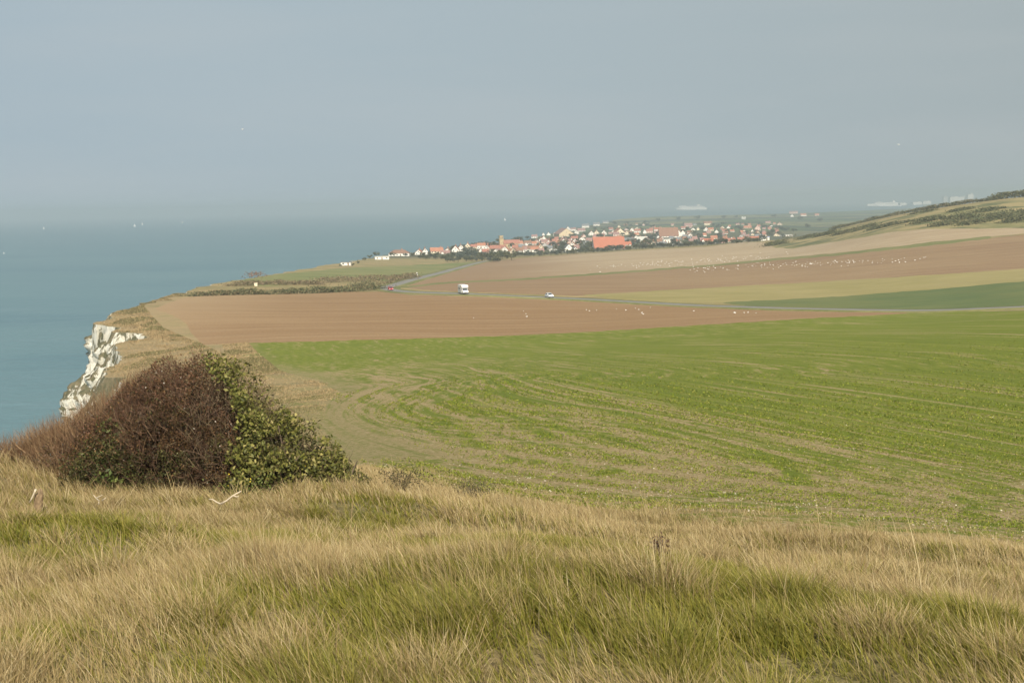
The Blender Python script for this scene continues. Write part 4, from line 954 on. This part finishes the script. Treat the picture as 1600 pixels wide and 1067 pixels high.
# ------------------------------------------------------------------ vehicles
M_WHITE = plain('white_paint', (0.80, 0.80, 0.78), .3, .04, 1, .5); M_RED = plain('red_paint', (0.42, 0.03, 0.04), .3, .06, 1, .5); M_SILVER = plain('pale_blue_paint', (0.74, 0.77, 0.80), .3, .04, 1, .5)
M_TYRE = plain('tyre_rubber', (0.02, 0.02, 0.02), .9); M_RIM = plain('wheel_rim', (0.5, 0.5, 0.5), .35, .05, 1, .5, .6); M_DARK = plain('dark_plastic', (0.035, 0.037, 0.042), .6); M_LAMP = plain('lamp_glass', (0.75, 0.75, 0.72), .1, .05, 1, .5); M_TAIL = plain('tail_lamp', (0.4, 0.02, 0.02), .2)
def prism(name, prof, y0, y1, mat, bev=0.05):
    """a side profile (x forward, z) swept across the width, edges rounded"""
    import bmesh
    bm = bmesh.new(); n = len(prof)
    a = [bm.verts.new((p[0], y0, p[1])) for p in prof]; b = [bm.verts.new((p[0], y1, p[1])) for p in prof]
    bm.faces.new(a); bm.faces.new(b[::-1])
    for i in range(n): bm.faces.new((a[i], b[i], b[(i + 1) % n], a[(i + 1) % n])[::1])
    bmesh.ops.recalc_face_normals(bm, faces=bm.faces)
    if bev: bmesh.ops.bevel(bm, geom=list(bm.edges), offset=bev, segments=2, affect='EDGES', clamp_overlap=True)
    me = bpy.data.meshes.new(name); bm.to_mesh(me); bm.free(); me.materials.append(mat); return me
def disc(name, r, w, mat, n=20):
    V = []; Fc = []
    for s in (-w / 2, w / 2):
        for k in range(n): V.append((r * math.cos(2 * math.pi * k / n), s, r * math.sin(2 * math.pi * k / n)))
    Fc += [tuple(range(n)), tuple(range(2 * n - 1, n - 1, -1))] + [(k, n + k, n + (k + 1) % n, (k + 1) % n) for k in range(n)]
    return mesh_from(name, V, Fc, mat)
def wheels(o, xs, y, r, w=.22):
    for x in xs:
        for s in (-1, 1):
            wl = link('wheel', disc('tyre', r, w, M_TYRE), o, loc=(x, s * (y - w / 2), r)); link('rim', disc('rim', r * .62, .05, M_RIM), wl, loc=(0, s * (w / 2 + .01), 0))
def on_road(px, side, rev=False):
    X, Y = to_px(np.stack([ROAD_Q[:, 0], ROAD_Q[:, 1], height(ROAD_Q[:, 0], ROAD_Q[:, 1])], 1)); c = np.abs(X - px) + 1e6 * (ROAD_Q[:, 1] > 620); k = int(np.argmin(c))
    t = ROAD_T[k]
    if t[1] > 0: t = -t                      # coming towards us
    t = t / np.linalg.norm(t); t = t * .12 + np.array([.22, -.96]) * .9; t /= np.linalg.norm(t)
    n = np.array([t[1], -t[0]]) ; p = ROAD_Q[k] + n * side
    return (p[0], p[1], float(height(p[0], p[1])) + .33), math.atan2(t[1], t[0])
loc, rz = on_road(735, 1.6)
cv = tag(link('camper_van', None, loc=loc, rz=rz), 'white camper van with an overhanging cab roof driving along the country road', 'camper van')
link('body', prism('camper_body', [(-3.3, .45), (1.15, .45), (1.15, 1.95), (2.1, 2.15), (2.25, 2.55), (2.0, 3.05), (-3.2, 3.1), (-3.35, 2.9)], -1.12, 1.12, M_WHITE, .06), cv)
link('cab', prism('camper_cab', [(1.14, .45), (3.05, .45), (3.12, .95), (2.95, 1.2), (2.3, 1.32), (1.75, 1.98), (1.14, 1.98)], -.98, .98, M_WHITE, .05), cv)
link('windscreen', prism('windscreen', [(2.38, 1.34), (2.33, 1.30), (1.80, 1.93), (1.86, 1.97)], -.86, .86, M_GLASS, 0), cv)
for s in (-1, 1):
    link('side_window', prism('side_window', [(1.3, 1.3), (2.1, 1.3), (1.65, 1.9), (1.3, 1.9)], s * .985 - .012, s * .985 + .012, M_GLASS, 0), cv)
    link('window', boxes('window', [((-.9, s * 1.125, 1.55), (1.1, .03, .6))], M_GLASS), cv); link('window', boxes('window', [((-2.5, s * 1.125, 1.6), (.7, .03, .5))], M_GLASS), cv)
    link('headlight', boxes('headlight', [((3.03, s * .72, .82), (.12, .32, .2))], M_LAMP), cv); link('mirror', boxes('mirror', [((2.0, s * 1.18, 1.3), (.1, .2, .4))], M_DARK), cv)
    link('tail_light', boxes('tail_light', [((-3.35, s * .95, .9), (.06, .15, .4))], M_TAIL), cv)
link('bumper', boxes('bumper', [((3.08, 0, .32), (.16, 1.9, .3))], M_DARK), cv); link('grille', boxes('grille', [((3.10, 0, .74), (.05, .8, .14))], M_DARK), cv)
link('skirt', boxes('skirt', [((-1, 0, .28), (4.2, 2.16, .17))], M_DARK), cv); link('stripe', boxes('stripe', [((-1.2, 0, 1.1), (3.6, 2.262, .12))], plain('grey_stripe', (0.3, .32, .36))), cv)
wheels(cv, (2.25, -1.75), 1.06, .34)
def car(px, side, name, label, paint):
    loc, rz = on_road(px, side); o = tag(link(name, None, loc=loc, rz=rz), label, 'car')
    link('body', prism('car_body', [(-2.0, .28), (2.05, .28), (2.1, .62), (1.95, .82), (.95, .95), (-1.7, 1.0), (-2.05, .9), (-2.1, .5)], -.86, .86, paint, .07), o)
    link('cabin', prism('car_cabin', [(.95, .93), (.2, 1.44), (-1.35, 1.46), (-1.95, .96)], -.74, .74, paint, .06), o)
    link('windscreen', prism('windscreen', [(.98, .97), (.93, .95), (.24, 1.40), (.28, 1.43)], -.62, .62, M_GLASS, 0), o)
    link('rear_window', prism('rear_window', [(-1.96, 1.0), (-1.90, .98), (-1.42, 1.40), (-1.47, 1.43)], -.6, .6, M_GLASS, 0), o)
    for s in (-1, 1):
        link('side_window', prism('side_window', [(.72, 1.0), (.15, 1.38), (-1.25, 1.40), (-1.6, 1.0)], s * .745 - .012, s * .745 + .012, M_GLASS, 0), o)
        link('headlight', boxes('headlight', [((2.04, s * .6, .58), (.12, .34, .15))], M_LAMP), o); link('tail_light', boxes('tail_light', [((-2.08, s * .62, .65), (.06, .3, .15))], M_TAIL), o)
        link('mirror', boxes('mirror', [((.62, s * .93, .98), (.1, .18, .12))], paint), o)
    link('bumper', boxes('bumper', [((2.08, 0, .26), (.12, 1.66, .22))], M_DARK), o)
    wheels(o, (1.3, -1.3), .86, .31, .2); return o
car(865, 1.6, 'parked_car' if False else 'car', 'small pale car on the road nearest the yellowing field', M_SILVER)
car(617, 1.6, 'car', 'small red car coming round the bend of the road', M_RED)
q = ground1(653, 433.5)
ps = tag(link('marker_post', None, loc=tuple(q)), 'pale slim leaning marker post beside the road where it leaves the bend', 'post')
link('post', tube_mesh('post', [([(0, 0, -.2), (-.25, 0, 1.2), (-.5, 0, 2.2)], [.13, .13, .12])], M_WHITE, 8), ps); link('cap', boxes('cap', [((-.5, 0, 2.2), (.5, .12, .4))], M_WHITE), ps)
q = ground1(400, 447)
tag(link('boulder', mesh_from('boulder', [tuple(np.array(v) * (1 + .2 * rs.uniform(-1, 1))) for v in box((0, 0, -.2), (1.1, 1.0, 1.3))[0]], box((0, 0, 0), (1, 1, 1))[1], WALL['cream']), loc=tuple(q)), 'pale cream boulder at the cliff end of the purplish scrub', 'boulder')

# ------------------------------------------------------------------ gulls on the fields and in the air
def gull_mesh(name, flying=False):
    import bmesh
    bm = bmesh.new()
    bmesh.ops.create_uvsphere(bm, u_segments=10, v_segments=7, radius=1); 
    for v in bm.verts: v.co = Vector((v.co.x * .24 * (1 - .25 * (v.co.x < 0) * -v.co.x), v.co.y * .10, v.co.z * .105 + .25))
    h = bmesh.ops.create_uvsphere(bm, u_segments=8, v_segments=6, radius=.07)['verts']
    for v in h: v.co += Vector((.23, 0, .38))
    for vs in ([(.29, .018, .38), (.29, -.018, .38), (.29, 0, .40), (.37, 0, .365)],):
        q = [bm.verts.new(p) for p in vs]; bm.faces.new((q[0], q[1], q[3])); bm.faces.new((q[1], q[2], q[3])); bm.faces.new((q[2], q[0], q[3]))
    q = [bm.verts.new(p) for p in [(-.18, .06, .27), (-.18, -.06, .27), (-.40, -.04, .28), (-.40, .04, .28), (-.2, 0, .22)]]; bm.faces.new(q[:4]); bm.faces.new((q[0], q[4], q[1])); bm.faces.new((q[4], q[3], q[2])); 
    if flying:
        for s in (-1, 1):
            w = [bm.verts.new(p) for p in [(.10, s * .05, .29), (.13, s * .35, .42), (-.02, s * .72, .36), (-.08, s * .40, .40), (-.10, s * .05, .28)]]; bm.faces.new((w[0], w[1], w[3], w[4])); bm.faces.new((w[1], w[2], w[3]))
    else:
        for s in (-1, 1):
            w = [bm.verts.new(p) for p in [(.12, s * .09, .33), (.10, s * .115, .22), (-.22, s * .075, .24), (-.36, s * .03, .30), (-.1, s * .085, .34)]]; bm.faces.new(w)
            l_ = [bm.verts.new(p) for p in [(.0, s * .04, .17), (.02, s * .04, .17), (.02, s * .04, 0), (.0, s * .05, 0)]]; bm.faces.new(l_)
    bmesh.ops.recalc_face_normals(bm, faces=bm.faces[:])
    me = bpy.data.meshes.new(name); bm.to_mesh(me); bm.free(); me.materials.append(plain(name + '_plumage', (0.82, 0.82, 0.80), .8, .06, 6)); return me
GULL = gull_mesh('gull')
def gulls(pts, label, group):
    G = ground([p[0] for p in pts], [p[1] for p in pts]); G[:, 2] = height(G[:, 0], G[:, 1]) + .06
    for g_ in G: tag(link('gull', GULL, loc=tuple(g_), rz=rng.uniform(0, 6.28), scale=rng.uniform(0.8, 1.2) * (.72 if 'near' in label else 1)), label, 'gull', group)
rg = np.random.default_rng(12)
def flock(n, x0, x1, yc, thick):
    t = rg.beta(1.3, 1.6, n); x = x0 + (x1 - x0) * t; return [(a, np.interp(a, *zip(*yc)) + rg.normal(0, thick)) for a in x]
gulls(flock(125, 915, 1240, [(915, 419.5), (1000, 415), (1100, 409), (1240, 398)], 2.7), 'white gull standing in the flock on the pale field above the green strip', 'gulls on the pale field')
gulls(flock(135, 1075, 1460, [(1075, 422), (1200, 416), (1300, 412), (1460, 404)], 2.6), 'white gull standing in the flock on the brown field below the green strip', 'gulls on the brown field')
gulls([(740,498),(818,487),(822,492),(823,496),(1005,492),(916,486),(921,487),(932,486),(963,484),(978,486),(993,483),(998,485),(1003,490),(1016,482),(1084,487)] + [(1136 + rg.uniform(0, 46), 490 + rg.uniform(-.8, .8)) for _ in range(6)], 'white gull scattered on the near ploughed field below the road', 'gulls on the ploughed field')
FG = gull_mesh('flying_gull', True)
p = at_depth(np.array(379.), np.array(204.), 210.0); tag(link('flying_gull', FG, loc=tuple(p), rz=.9, scale=.62), 'white gull flying in the sky above the sea', 'gull')
p = at_depth(np.array(1404.), np.array(228.), 230.0); tag(link('flying_gull', FG, loc=tuple(p), rz=2.2, scale=.7), 'gull flying in the sky above the hill and harbour', 'gull')

# ------------------------------------------------------------------ boats
def at_sea(px, D):
    p = at_depth(np.array(float(px)), np.array(350.), float(D)); return (p[0], D, float(sea_z(p[0], D)))
M_SAIL = plain('sailcloth', (0.85, 0.84, 0.80), .8, .05, 2)
def sailboat(px, D, label, h=13.0, rz=.4):
    o = tag(link('sailing_boat', None, loc=at_sea(px, D), rz=rz, scale=h / 13.0), label, 'sailing boat', 'sailing boats at sea')
    hv = [(-4.5, -1.3, .9), (2.0, -1.4, 1.0), (5.2, 0, 1.3), (2.0, 1.4, 1.0), (-4.5, 1.3, .9), (-4.2, -.7, -.5), (2, -.5, -.6), (4.4, 0, -.3), (2, .5, -.6), (-4.2, .7, -.5)]
    link('hull', mesh_from('boat_hull', hv, [(0, 1, 2, 3, 4), (5, 9, 8, 7, 6), (0, 5, 6, 1), (1, 6, 7, 2), (2, 7, 8, 3), (3, 8, 9, 4), (4, 9, 5, 0)], M_WHITE), o)
    link('mast', tube_mesh('mast', [([(.8, 0, .8), (.8, 0, 13)], [.09, .06])], M_RIM, 6), o)
    def sail(name, a, b, c):
        n = 7; V = []; 
        for i in range(n):
            for j in range(n):
                u, v_ = i / (n - 1), j / (n - 1); p = (1 - v_) * ((1 - u) * np.array(a) + u * np.array(b)) + v_ * np.array(c); bel = math.sin(math.pi * u) * math.sin(math.pi * min(v_ + .15, 1)) * .5; V.append((p[0], p[1] + bel, p[2]))
        return mesh_from(name, V, [(i * n + j, (i + 1) * n + j, (i + 1) * n + j + 1, i * n + j + 1) for i in range(n - 1) for j in range(n - 1)], M_SAIL, True)
    link('mainsail', sail('mainsail', (.65, 0, 1.9), (-4.0, .4, 1.9), (.65, 0, 12.6)), o); link('jib', sail('jib', (5.0, 0, 1.5), (.9, .5, 1.6), (.95, 0, 11.2)), o); return o
sailboat(68, 5300, 'white sailing boat alone on the open sea, farthest from the land', 13, 1.2)
sailboat(210, 5500, 'white sailing boat, the nearer one of the pair out at sea', 15, .9)
sailboat(222, 6100, 'white sailing boat, the farther one of the pair out at sea', 18, 1.3)
sailboat(285, 6900, 'faint tiny sailing boat on the sea beyond the pair', 11, .7)
sailboat(789, 5000, 'white sailing boat on the sea beyond the church tower', 15, 1.1)
sailboat(3, 2100, 'small white boat on the sea at the very edge of view', 3, 1.1)
M_SHIP = plain('ship_white', (0.84, 0.80, 0.74), .5, .05, .02)
def ferry(px, D, Lg, label, rz):
    o = tag(link('ferry', None, loc=at_sea(px, D), rz=rz), label, 'ferry', 'ferries by the harbour'); k = Lg / 2; w = Lg * .065
    n = 12; V = []; Fc = []     # hull with a raked bow (towards -x)
    for lev, (zz, r_) in enumerate([(-2, .90), (6, .97), (15, 1.0)]):
        for s in (-1, 1):
            for i in range(n + 1):
                t = i / n; x = -k * r_ + t * (k + k * r_); V.append((x, s * w * min(1, (t * 6) ** .6 if t > 0 else .02), zz))
    m = n + 1
    for lev in range(2):
        for s in range(2):
            for i in range(n):
                a = (lev * 2 + s) * m + i; b = ((lev + 1) * 2 + s) * m + i; Fc.append((a, a + 1, b + 1, b) if s == 0 else (a + 1, a, b, b + 1))
    Fc += [(4 * m + i, 4 * m + i + 1, 5 * m + i + 1, 5 * m + i) for i in range(n)]; Fc.append((n, m + n, 3 * m + n, 2 * m + n)); Fc.append((2 * m + n, 3 * m + n, 5 * m + n, 4 * m + n))
    link('hull', mesh_from('ferry_hull', V, Fc, M_SHIP), o)
    link('superstructure', boxes('superstructure', [((k * .02, 0, 15.003), (Lg * .86, w * 1.9, 7)), ((-k * .02, 0, 22.006), (Lg * .78, w * 1.8, 4.5)), ((-k * .55, 0, 26.51), (Lg * .16, w * 1.9, 4))], M_SHIP), o)
    for zz in (18, 24): link('window_band', boxes('window_band', [((0, 0, zz), (Lg * .74, w * 1.9 + .6 if zz < 22 else w * 1.8 + .6, 1.2))], M_GLASS), o)
    link('funnel', boxes('funnel', [((k * .48, 0, 26.51), (Lg * .07, w * .7, 12))], M_SHIP), o)
    link('mast', tube_mesh('ferry_mast', [([(-k * .5, 0, 30), (-k * .5, 0, 44)], [.7, .4])], M_SHIP, 6), o); link('waterline', boxes('waterline', [((k * .02, 0, -1), (Lg * .93, w * 1.98, 3.2))], plain('boot_topping', (0.10, .11, .16), .6)), o)
ferry(1080, 9300, 222, 'white car ferry out on the sea beyond the village', .12)
ferry(1385, 9100, 215, 'pale white ferry lying at the harbour behind the far shore', .1)
# harbour: pale sheds and silos at the far coast
for (px, wpx, hpx, lab, D) in [(1432, 14, 4, 'pale low harbour shed next to the berthed ferry', 8800), (1447, 12, 5, 'second pale harbour shed from the berthed ferry', 8900), (1476, 6, 10, 'faint blue grey harbour tower block left of the silos', 9000), (1490, 14, 9, 'pale broad harbour warehouse before the tall silo', 9000), (1503, 12, 9, 'pale harbour warehouse between the broad one and the tall silo', 9050), (1515, 9, 13, 'tall pale silo building at the hill end of the harbour', 9000), (1410, 10, 3, 'low grey harbour shed just behind the berthed ferry', 8700), (1360, 12, 2.5, 'low pale shed on the quay at the bow of the berthed ferry', 8600)]:
    p = at_depth(np.array(float(px)), np.array(325.), float(D)); zg = float(height(p[0], D)); W = wpx * D / F_PX; Hh = hpx * D / F_PX + (12 if px > 1470 else 4)
    o = tag(link('harbour_building', None, loc=(p[0], D, zg - 1)), lab, 'building', 'harbour buildings')
    link('wall', boxes('wall', [((0, 0, 0), (W, 40, Hh * .88)), ((W * .22, 0, Hh * .88 + .01), (W * .3, 30, Hh * .1))], WALL['white' if px != 1476 else 'grey']), o); link('roof', boxes('roof', [((-W * .2, 0, Hh * .88 + .01), (W * .5, 41, Hh * .05))], ROOF['pale']), o)

# ------------------------------------------------------------------ grass
M_GRASS = leafy('grass_blades', 0.6, 0.30)
GREEN_ZONES = []
for px_c, py_c, wpx, hpx, k_ in [(430,850,110,22,.8),(560,842,120,18,.7),(690,868,110,22,.5),(960,888,120,26,.75),(1100,900,110,24,.7),(1010,935,120,16,.6),(1500,985,110,24,.9),(1330,965,120,22,.7),(1560,1020,90,20,.8),(1230,950,90,16,.5),(80,835,110,22,.7),(210,760,80,10,.5),(60,1005,70,22,.9),(350,935,110,14,.45),(90,895,90,14,.4),(700,1060,160,14,.7),(480,1062,110,12,.6),(300,1050,90,12,.5),(560,955,90,12,.5),(900,1000,70,14,.4),(300,765,90,8,.5),(1250,880,110,12,.4),(1490,870,70,10,.4)]:
    c_ = ground1(px_c, py_c); f_ = ground1(px_c, py_c - hpx); n_ = ground1(px_c, py_c + hpx)
    GREEN_ZONES.append((c_[0], c_[1], wpx * c_[1] / F_PX, max(.25, .5 * abs(f_[1] - n_[1])), k_))
def greenness(x, y):
    D = np.hypot(x, y)
    gz = GREEN_ZONES
    g = 0.30 + 0.95 * (fbm(x * .55, y * .42, 91, 4) - .5) + .35 * (vnoise(x * 3.1, y * 2.6, 93) - .5)
    for a, b, sa, sb, k in gz: g = g + 1.05 * k * np.exp(-((x - a) / sa) ** 2 - ((y - b) / sb) ** 2)
    g = g - .35 * np.clip((y - 17) / 8, 0, 1)
    return np.clip(g, 0, 1)
def in_field(x, y, soft=3):
    P = np.stack([x, y, height(x, y)], 1); X, Y = to_px(P)
    return Y < np.interp(X, [505, 545, 590, 650, 740, 860, 1000, 1200, 1400, 1600, 1900], [690, 720, 740, 757, 780, 797, 809, 827, 845, 865, 895]) - soft
def grass(name, zones, label=None):
    AV, AL, AS, AC = [], [], [], []; nv = nl = 0
    for (y0, y1, dens, wid, hmin, hmax) in zones:
        ymean = np.linspace(y0, y1, 40); half = 0.47 * ymean + 2.0; area = float(np.trapezoid(2 * half, ymean)) if hasattr(np, 'trapezoid') else float(np.trapz(2 * half, ymean))
        n = int(area * dens); y = np.sqrt(rng.uniform(y0 ** 2, y1 ** 2, n)); x = rng.uniform(-1, 1, n) * (0.47 * y + 2.0)
        # gather into tufts
        tx, ty = np.round(x / .16), np.round(y / .16); pull = 0.45 * rng.random(n)
        x = x + (tx * .16 + (hash2(tx, ty, 5) - .5) * .16 - x) * pull; y = y + (ty * .16 + (hash2(tx, ty, 6) - .5) * .16 - y) * pull
        ok = (np.hypot(x, y) > 1.3) & (x > coast_x(y) + .3) & ~((y > 21) & in_field(x, y, 3 + 26 * rng.random(n) ** 2.5)); x, y = x[ok], y[ok]; n = len(x)
        # part of the blades belong to tussocks that spread from a centre
        nt = max(1, int(area * 2.6)); tyc = np.sqrt(rng.uniform(y0 ** 2, y1 ** 2, nt)); txc = rng.uniform(-1, 1, nt) * (0.47 * tyc + 2.0)
        m_ = rng.random(n) < .42; ti = rng.integers(0, nt, n); ox, oy = rng.normal(0, .10, n), rng.normal(0, .10, n)
        x = np.where(m_, txc[ti] + ox, x); y = np.where(m_, tyc[ti] + oy, y); thf = rng.uniform(.7, 1.5, nt)[ti]; tgr = rng.normal(0, .45, nt)[ti]
        ok = (np.hypot(x, y) > 1.3) & (x > coast_x(y) + .3) & ~((y > 21) & in_field(x, y, 3 + 30 * rng.random(len(x)) ** 2)); x, y, m_, ox, oy, thf, tgr = [q[ok] for q in (x, y, m_, ox, oy, thf, tgr)]; n = len(x)
        g = np.clip(greenness(x, y) + np.where(m_, tgr, 0), 0, 1); isg = rng.random(n) < np.clip(.10 + g * 1.0, .08, .97)
        tall = fbm(x * 1.3 + 9, y * 1.1, 95, 3)
        h = (hmin + (hmax - hmin) * rng.random(n) ** 1.3) * (.72 + .66 * tall) * np.where(isg, .78, 1.12)
        if hmin > .4: isg[:] = False
        stalk = (~isg) & (rng.random(n) < .05); h[stalk] *= rng.uniform(1.2, 1.7, stalk.sum())
        ld = math.pi + 0.35 + (fbm(x * .35, y * .35, 97, 2) - .5) * 3.6 + rng.normal(0, .75, n)     # the wind has combed it one way
        ld = np.where(m_ & (rng.random(n) < .65), np.arctan2(oy, ox) + rng.normal(0, .4, n), ld); h = np.where(m_, h * thf, h)
        lean = np.clip(rng.normal(.52, .22, n) + .35 * (fbm(x * .8, y * .8, 99, 2) - .5), .05, 1.1)
        if hmin > .4: lean = rng.uniform(.08, .4, n); h = rng.uniform(hmin, hmax, n); ld = math.pi + rng.normal(0, .7, n)
        lv = np.stack([np.cos(ld), np.sin(ld), 0 * ld], 1)
        z = height(x, y); root = np.stack([x, y, z - .02], 1)
        yaw = rng.normal(0, .7, n); sd = np.stack([np.cos(yaw), np.sin(yaw), 0 * yaw], 1)
        w = wid * rng.uniform(.6, 1.3, n) * np.where(isg, 1.15, .85); w[stalk] *= .8
        ts = [0, .4, .75, 1.0]; verts = np.empty((n, 7, 3)); cols = np.empty((n, 7, 3))
        gcol = pick([(0.160, 0.168, 0.018), (0.205, 0.192, 0.026), (0.115, 0.132, 0.016), (0.25, 0.215, 0.045)], n, [.32, .28, .2, .2], .15)
        tcol = pick([(0.36, 0.275, 0.13), (0.43, 0.34, 0.175), (0.285, 0.21, 0.095), (0.51, 0.42, 0.25), (0.29, 0.20, 0.105)], n, [.3, .27, .2, .1, .13], .13)
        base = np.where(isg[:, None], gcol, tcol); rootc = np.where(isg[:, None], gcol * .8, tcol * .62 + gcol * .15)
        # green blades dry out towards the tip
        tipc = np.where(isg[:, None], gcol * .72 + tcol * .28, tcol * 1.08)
        for i, t in enumerate(ts):
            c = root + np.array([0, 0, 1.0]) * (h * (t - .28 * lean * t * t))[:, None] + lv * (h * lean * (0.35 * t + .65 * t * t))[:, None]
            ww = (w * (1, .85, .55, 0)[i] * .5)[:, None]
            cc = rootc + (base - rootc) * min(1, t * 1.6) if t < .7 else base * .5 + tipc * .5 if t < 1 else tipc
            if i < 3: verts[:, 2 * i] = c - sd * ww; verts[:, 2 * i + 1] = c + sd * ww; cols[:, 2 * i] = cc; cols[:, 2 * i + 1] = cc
            else: verts[:, 6] = c; cols[:, 6] = cc
        # seed heads: stalks keep some width near the tip
        k = (np.arange(n) * 7)[:, None] + nv; pat = np.array([0, 1, 3, 2, 2, 3, 5, 4, 4, 5, 6])
        AL.append((k + pat).ravel()); s0 = (np.arange(n) * 11)[:, None] + nl; AS.append((s0 + np.array([0, 4, 8])).ravel())
        AV.append(verts.reshape(-1, 3)); AC.append(cols.reshape(-1, 3)); nv += 7 * n; nl += 11 * n
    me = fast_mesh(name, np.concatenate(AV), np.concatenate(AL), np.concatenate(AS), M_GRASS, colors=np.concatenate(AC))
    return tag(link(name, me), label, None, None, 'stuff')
gr_ = grass('grass', [(1.6, 6.5, 10500, .0031, .06, .17), (3.6, 10, 2.4, .0042, .42, .66), (6.5, 11, 4800, .0046, .06, .185), (11, 18, 2100, .0068, .07, .22), (18, 40, 800, .0100, .09, .27)])
gr_['label'] = 'long windblown tan and green grass covering the near slope'
# ------------------------------------------------------------------ seedlings and chalk stones on the near part of the field
def field_scatter(n, d0, d1, key):
    y = 1 / (1 / d0 + rng.random(n) * (1 / d1 - 1 / d0)); y = np.sqrt(d0 * d0 * (d1 / d0) ** (2 * rng.random(n)))
    x = rng.uniform(-.14, .48, n) * y; P = np.stack([x, y, height(x, y) + .07], 1); X, Y = to_px(P)
    rc = rowcoord(P); ok = in_field(x, y) & (rc[:, 2] > 2.5 + 5 * rng.random(n)) & (rc[:, 1] > -8) & (Y > 520); P, rc = P[ok], rc[ok]
    d = fbm(rc[:, 0] * .03, rc[:, 1] * 1.6, key, 3); k2 = rng.random(len(P)) < np.clip((d - .40) * 4.0, .02, 1) * np.clip((d1 - P[:, 1]) / (d1 * .8), 0, 1); return P[k2], rc[k2]
P, rc = field_scatter(150000, 31, 190, 201)
P = np.repeat(P, 2, 0) + rng.normal(0, .035, (2 * len(P), 3)); P[:, 2] += .05
sc_ = np.clip(P[:, 1] / 60, .7, 1.6)
me = leaf_cloud('seedlings', P, np.tile([0, -.2, 1.], (len(P), 1)), rng.uniform(.06, .13, len(P)) * sc_, pick([(0.155, 0.20, 0.014), (0.195, 0.225, 0.022), (0.115, 0.15, 0.012), (0.25, 0.235, 0.05)], len(P)), M_LEAF, aspect=2.6)
tag(link('seedlings', me), 'young green seedlings sprouting in rows on the chalky field', None, None, 'stuff')
P, rc = field_scatter(9000, 31, 110, 231)
o6 = np.array([(1, 0, 0), (0, 1, 0), (-1, 0, 0), (0, -1, 0), (0, 0, .7), (0, 0, -.7)], float); f8 = np.array([(0, 1, 4), (1, 2, 4), (2, 3, 4), (3, 0, 4), (1, 0, 5), (2, 1, 5), (3, 2, 5), (0, 3, 5)])
r_ = rng.uniform(.015, .045, len(P)); jt = rng.uniform(.6, 1.3, (len(P), 6, 1)); V = P[:, None] + o6[None] * r_[:, None, None] * jt
lo_ = (np.arange(len(P))[:, None, None] * 6 + f8[None]).ravel()
tag(link('pebbles', fast_mesh('pebbles', V.reshape(-1, 3), lo_, np.arange(len(P) * 8) * 3, M_LEAF, colors=np.repeat(pick([(0.44, 0.38, 0.27), (0.36, 0.29, 0.19), (0.58, 0.53, 0.42)], len(P)), 6, 0))), 'white chalk stones scattered over the near field', None, None, 'stuff')
# ------------------------------------------------------------------ rough grass and low growth of the headland beyond the bush
def rough_patch(n, x0f, x1f, d0, d1, seed):
    y = d0 + (d1 - d0) * rng.random(n) ** 1.1; x = x0f(y) + (x1f(y) - x0f(y)) * rng.random(n)
    d = fbm(x / 7 + seed, y / 12, 300 + seed, 4); k = rng.random(n) < np.clip((d - .36) * 5, .10, 1); x, y, d = x[k], y[k], d[k]
    P = np.stack([x, y, height(x, y) + .05], 1); return P, d
P, d = rough_patch(110000, lambda y: coast_x(y) + .6, lambda y: np.interp(y, [150, 190, 262, 300, 370, 450], [-28, -38, -64, -82, -107, -118]), 150, 450, 1)
P2_, d2_ = rough_patch(90000, lambda y: np.interp(y, [45, 100, 180, 255], [-14, -25, -40, -58]), lambda y: np.interp(y, [45, 70, 95, 125, 150, 180, 255], [-6.4, -10.5, -14, -17, -22, -33, -53]), 45, 255, 2)
P, d = np.concatenate([P, P2_]), np.concatenate([d, d2_]); sz = np.clip(P[:, 1] / 900, .07, .36) * rng.uniform(.6, 1.4, len(P)); P[:, 2] += sz * .25
cc = pick([(0.34, 0.25, 0.13), (0.39, 0.295, 0.16), (0.29, 0.21, 0.105)], len(P), None, .08)
gk = rng.random(len(P)) < np.clip((d - .50) * 8, .03, .7); cc[gk] = pick([(0.155, 0.145, 0.055), (0.12, 0.115, 0.045), (0.20, 0.17, 0.07)], gk.sum())
tag(link('rough_grass', leaf_cloud('rough_grass', P, np.tile([0, -.5, 1.], (len(P), 1)), sz, cc, M_FARLEAF, aspect=3.0)), 'rough tan and olive grass on the cliff top headland', None, None, 'stuff')
#==END OBJECTS==

# ------------------------------------------------------------------ the air
hz = bpy.data.materials.new('haze'); hz.use_nodes = True; hn = hz.node_tree
hn.nodes.remove(hn.nodes['Principled BSDF'])
pv = hn.nodes.new('ShaderNodeVolumePrincipled'); pv.inputs['Density'].default_value = 0.00023
pv.inputs['Color'].default_value = (0.437, 0.520, 0.580, 1); pv.inputs['Anisotropy'].default_value = 0.0
hn.links.new(pv.outputs[0], hn.nodes['Material Output'].inputs['Volume'])
s_, zb, zt = 31000.0, SEA - 31000.0 ** 2 / EARTH - 1, 32.0
hv = [(-s_, -s_, zb), (s_, -s_, zb), (s_, s_, zb), (-s_, s_, zb), (-s_, -s_, zt), (s_, -s_, zt), (s_, s_, zt), (-s_, s_, zt)]
hf = [(0, 3, 2, 1), (4, 5, 6, 7), (0, 1, 5, 4), (1, 2, 6, 5), (2, 3, 7, 6), (3, 0, 4, 7)]
tag(link('haze', mesh_from('haze', hv, hf, hz)), kind='stuff')
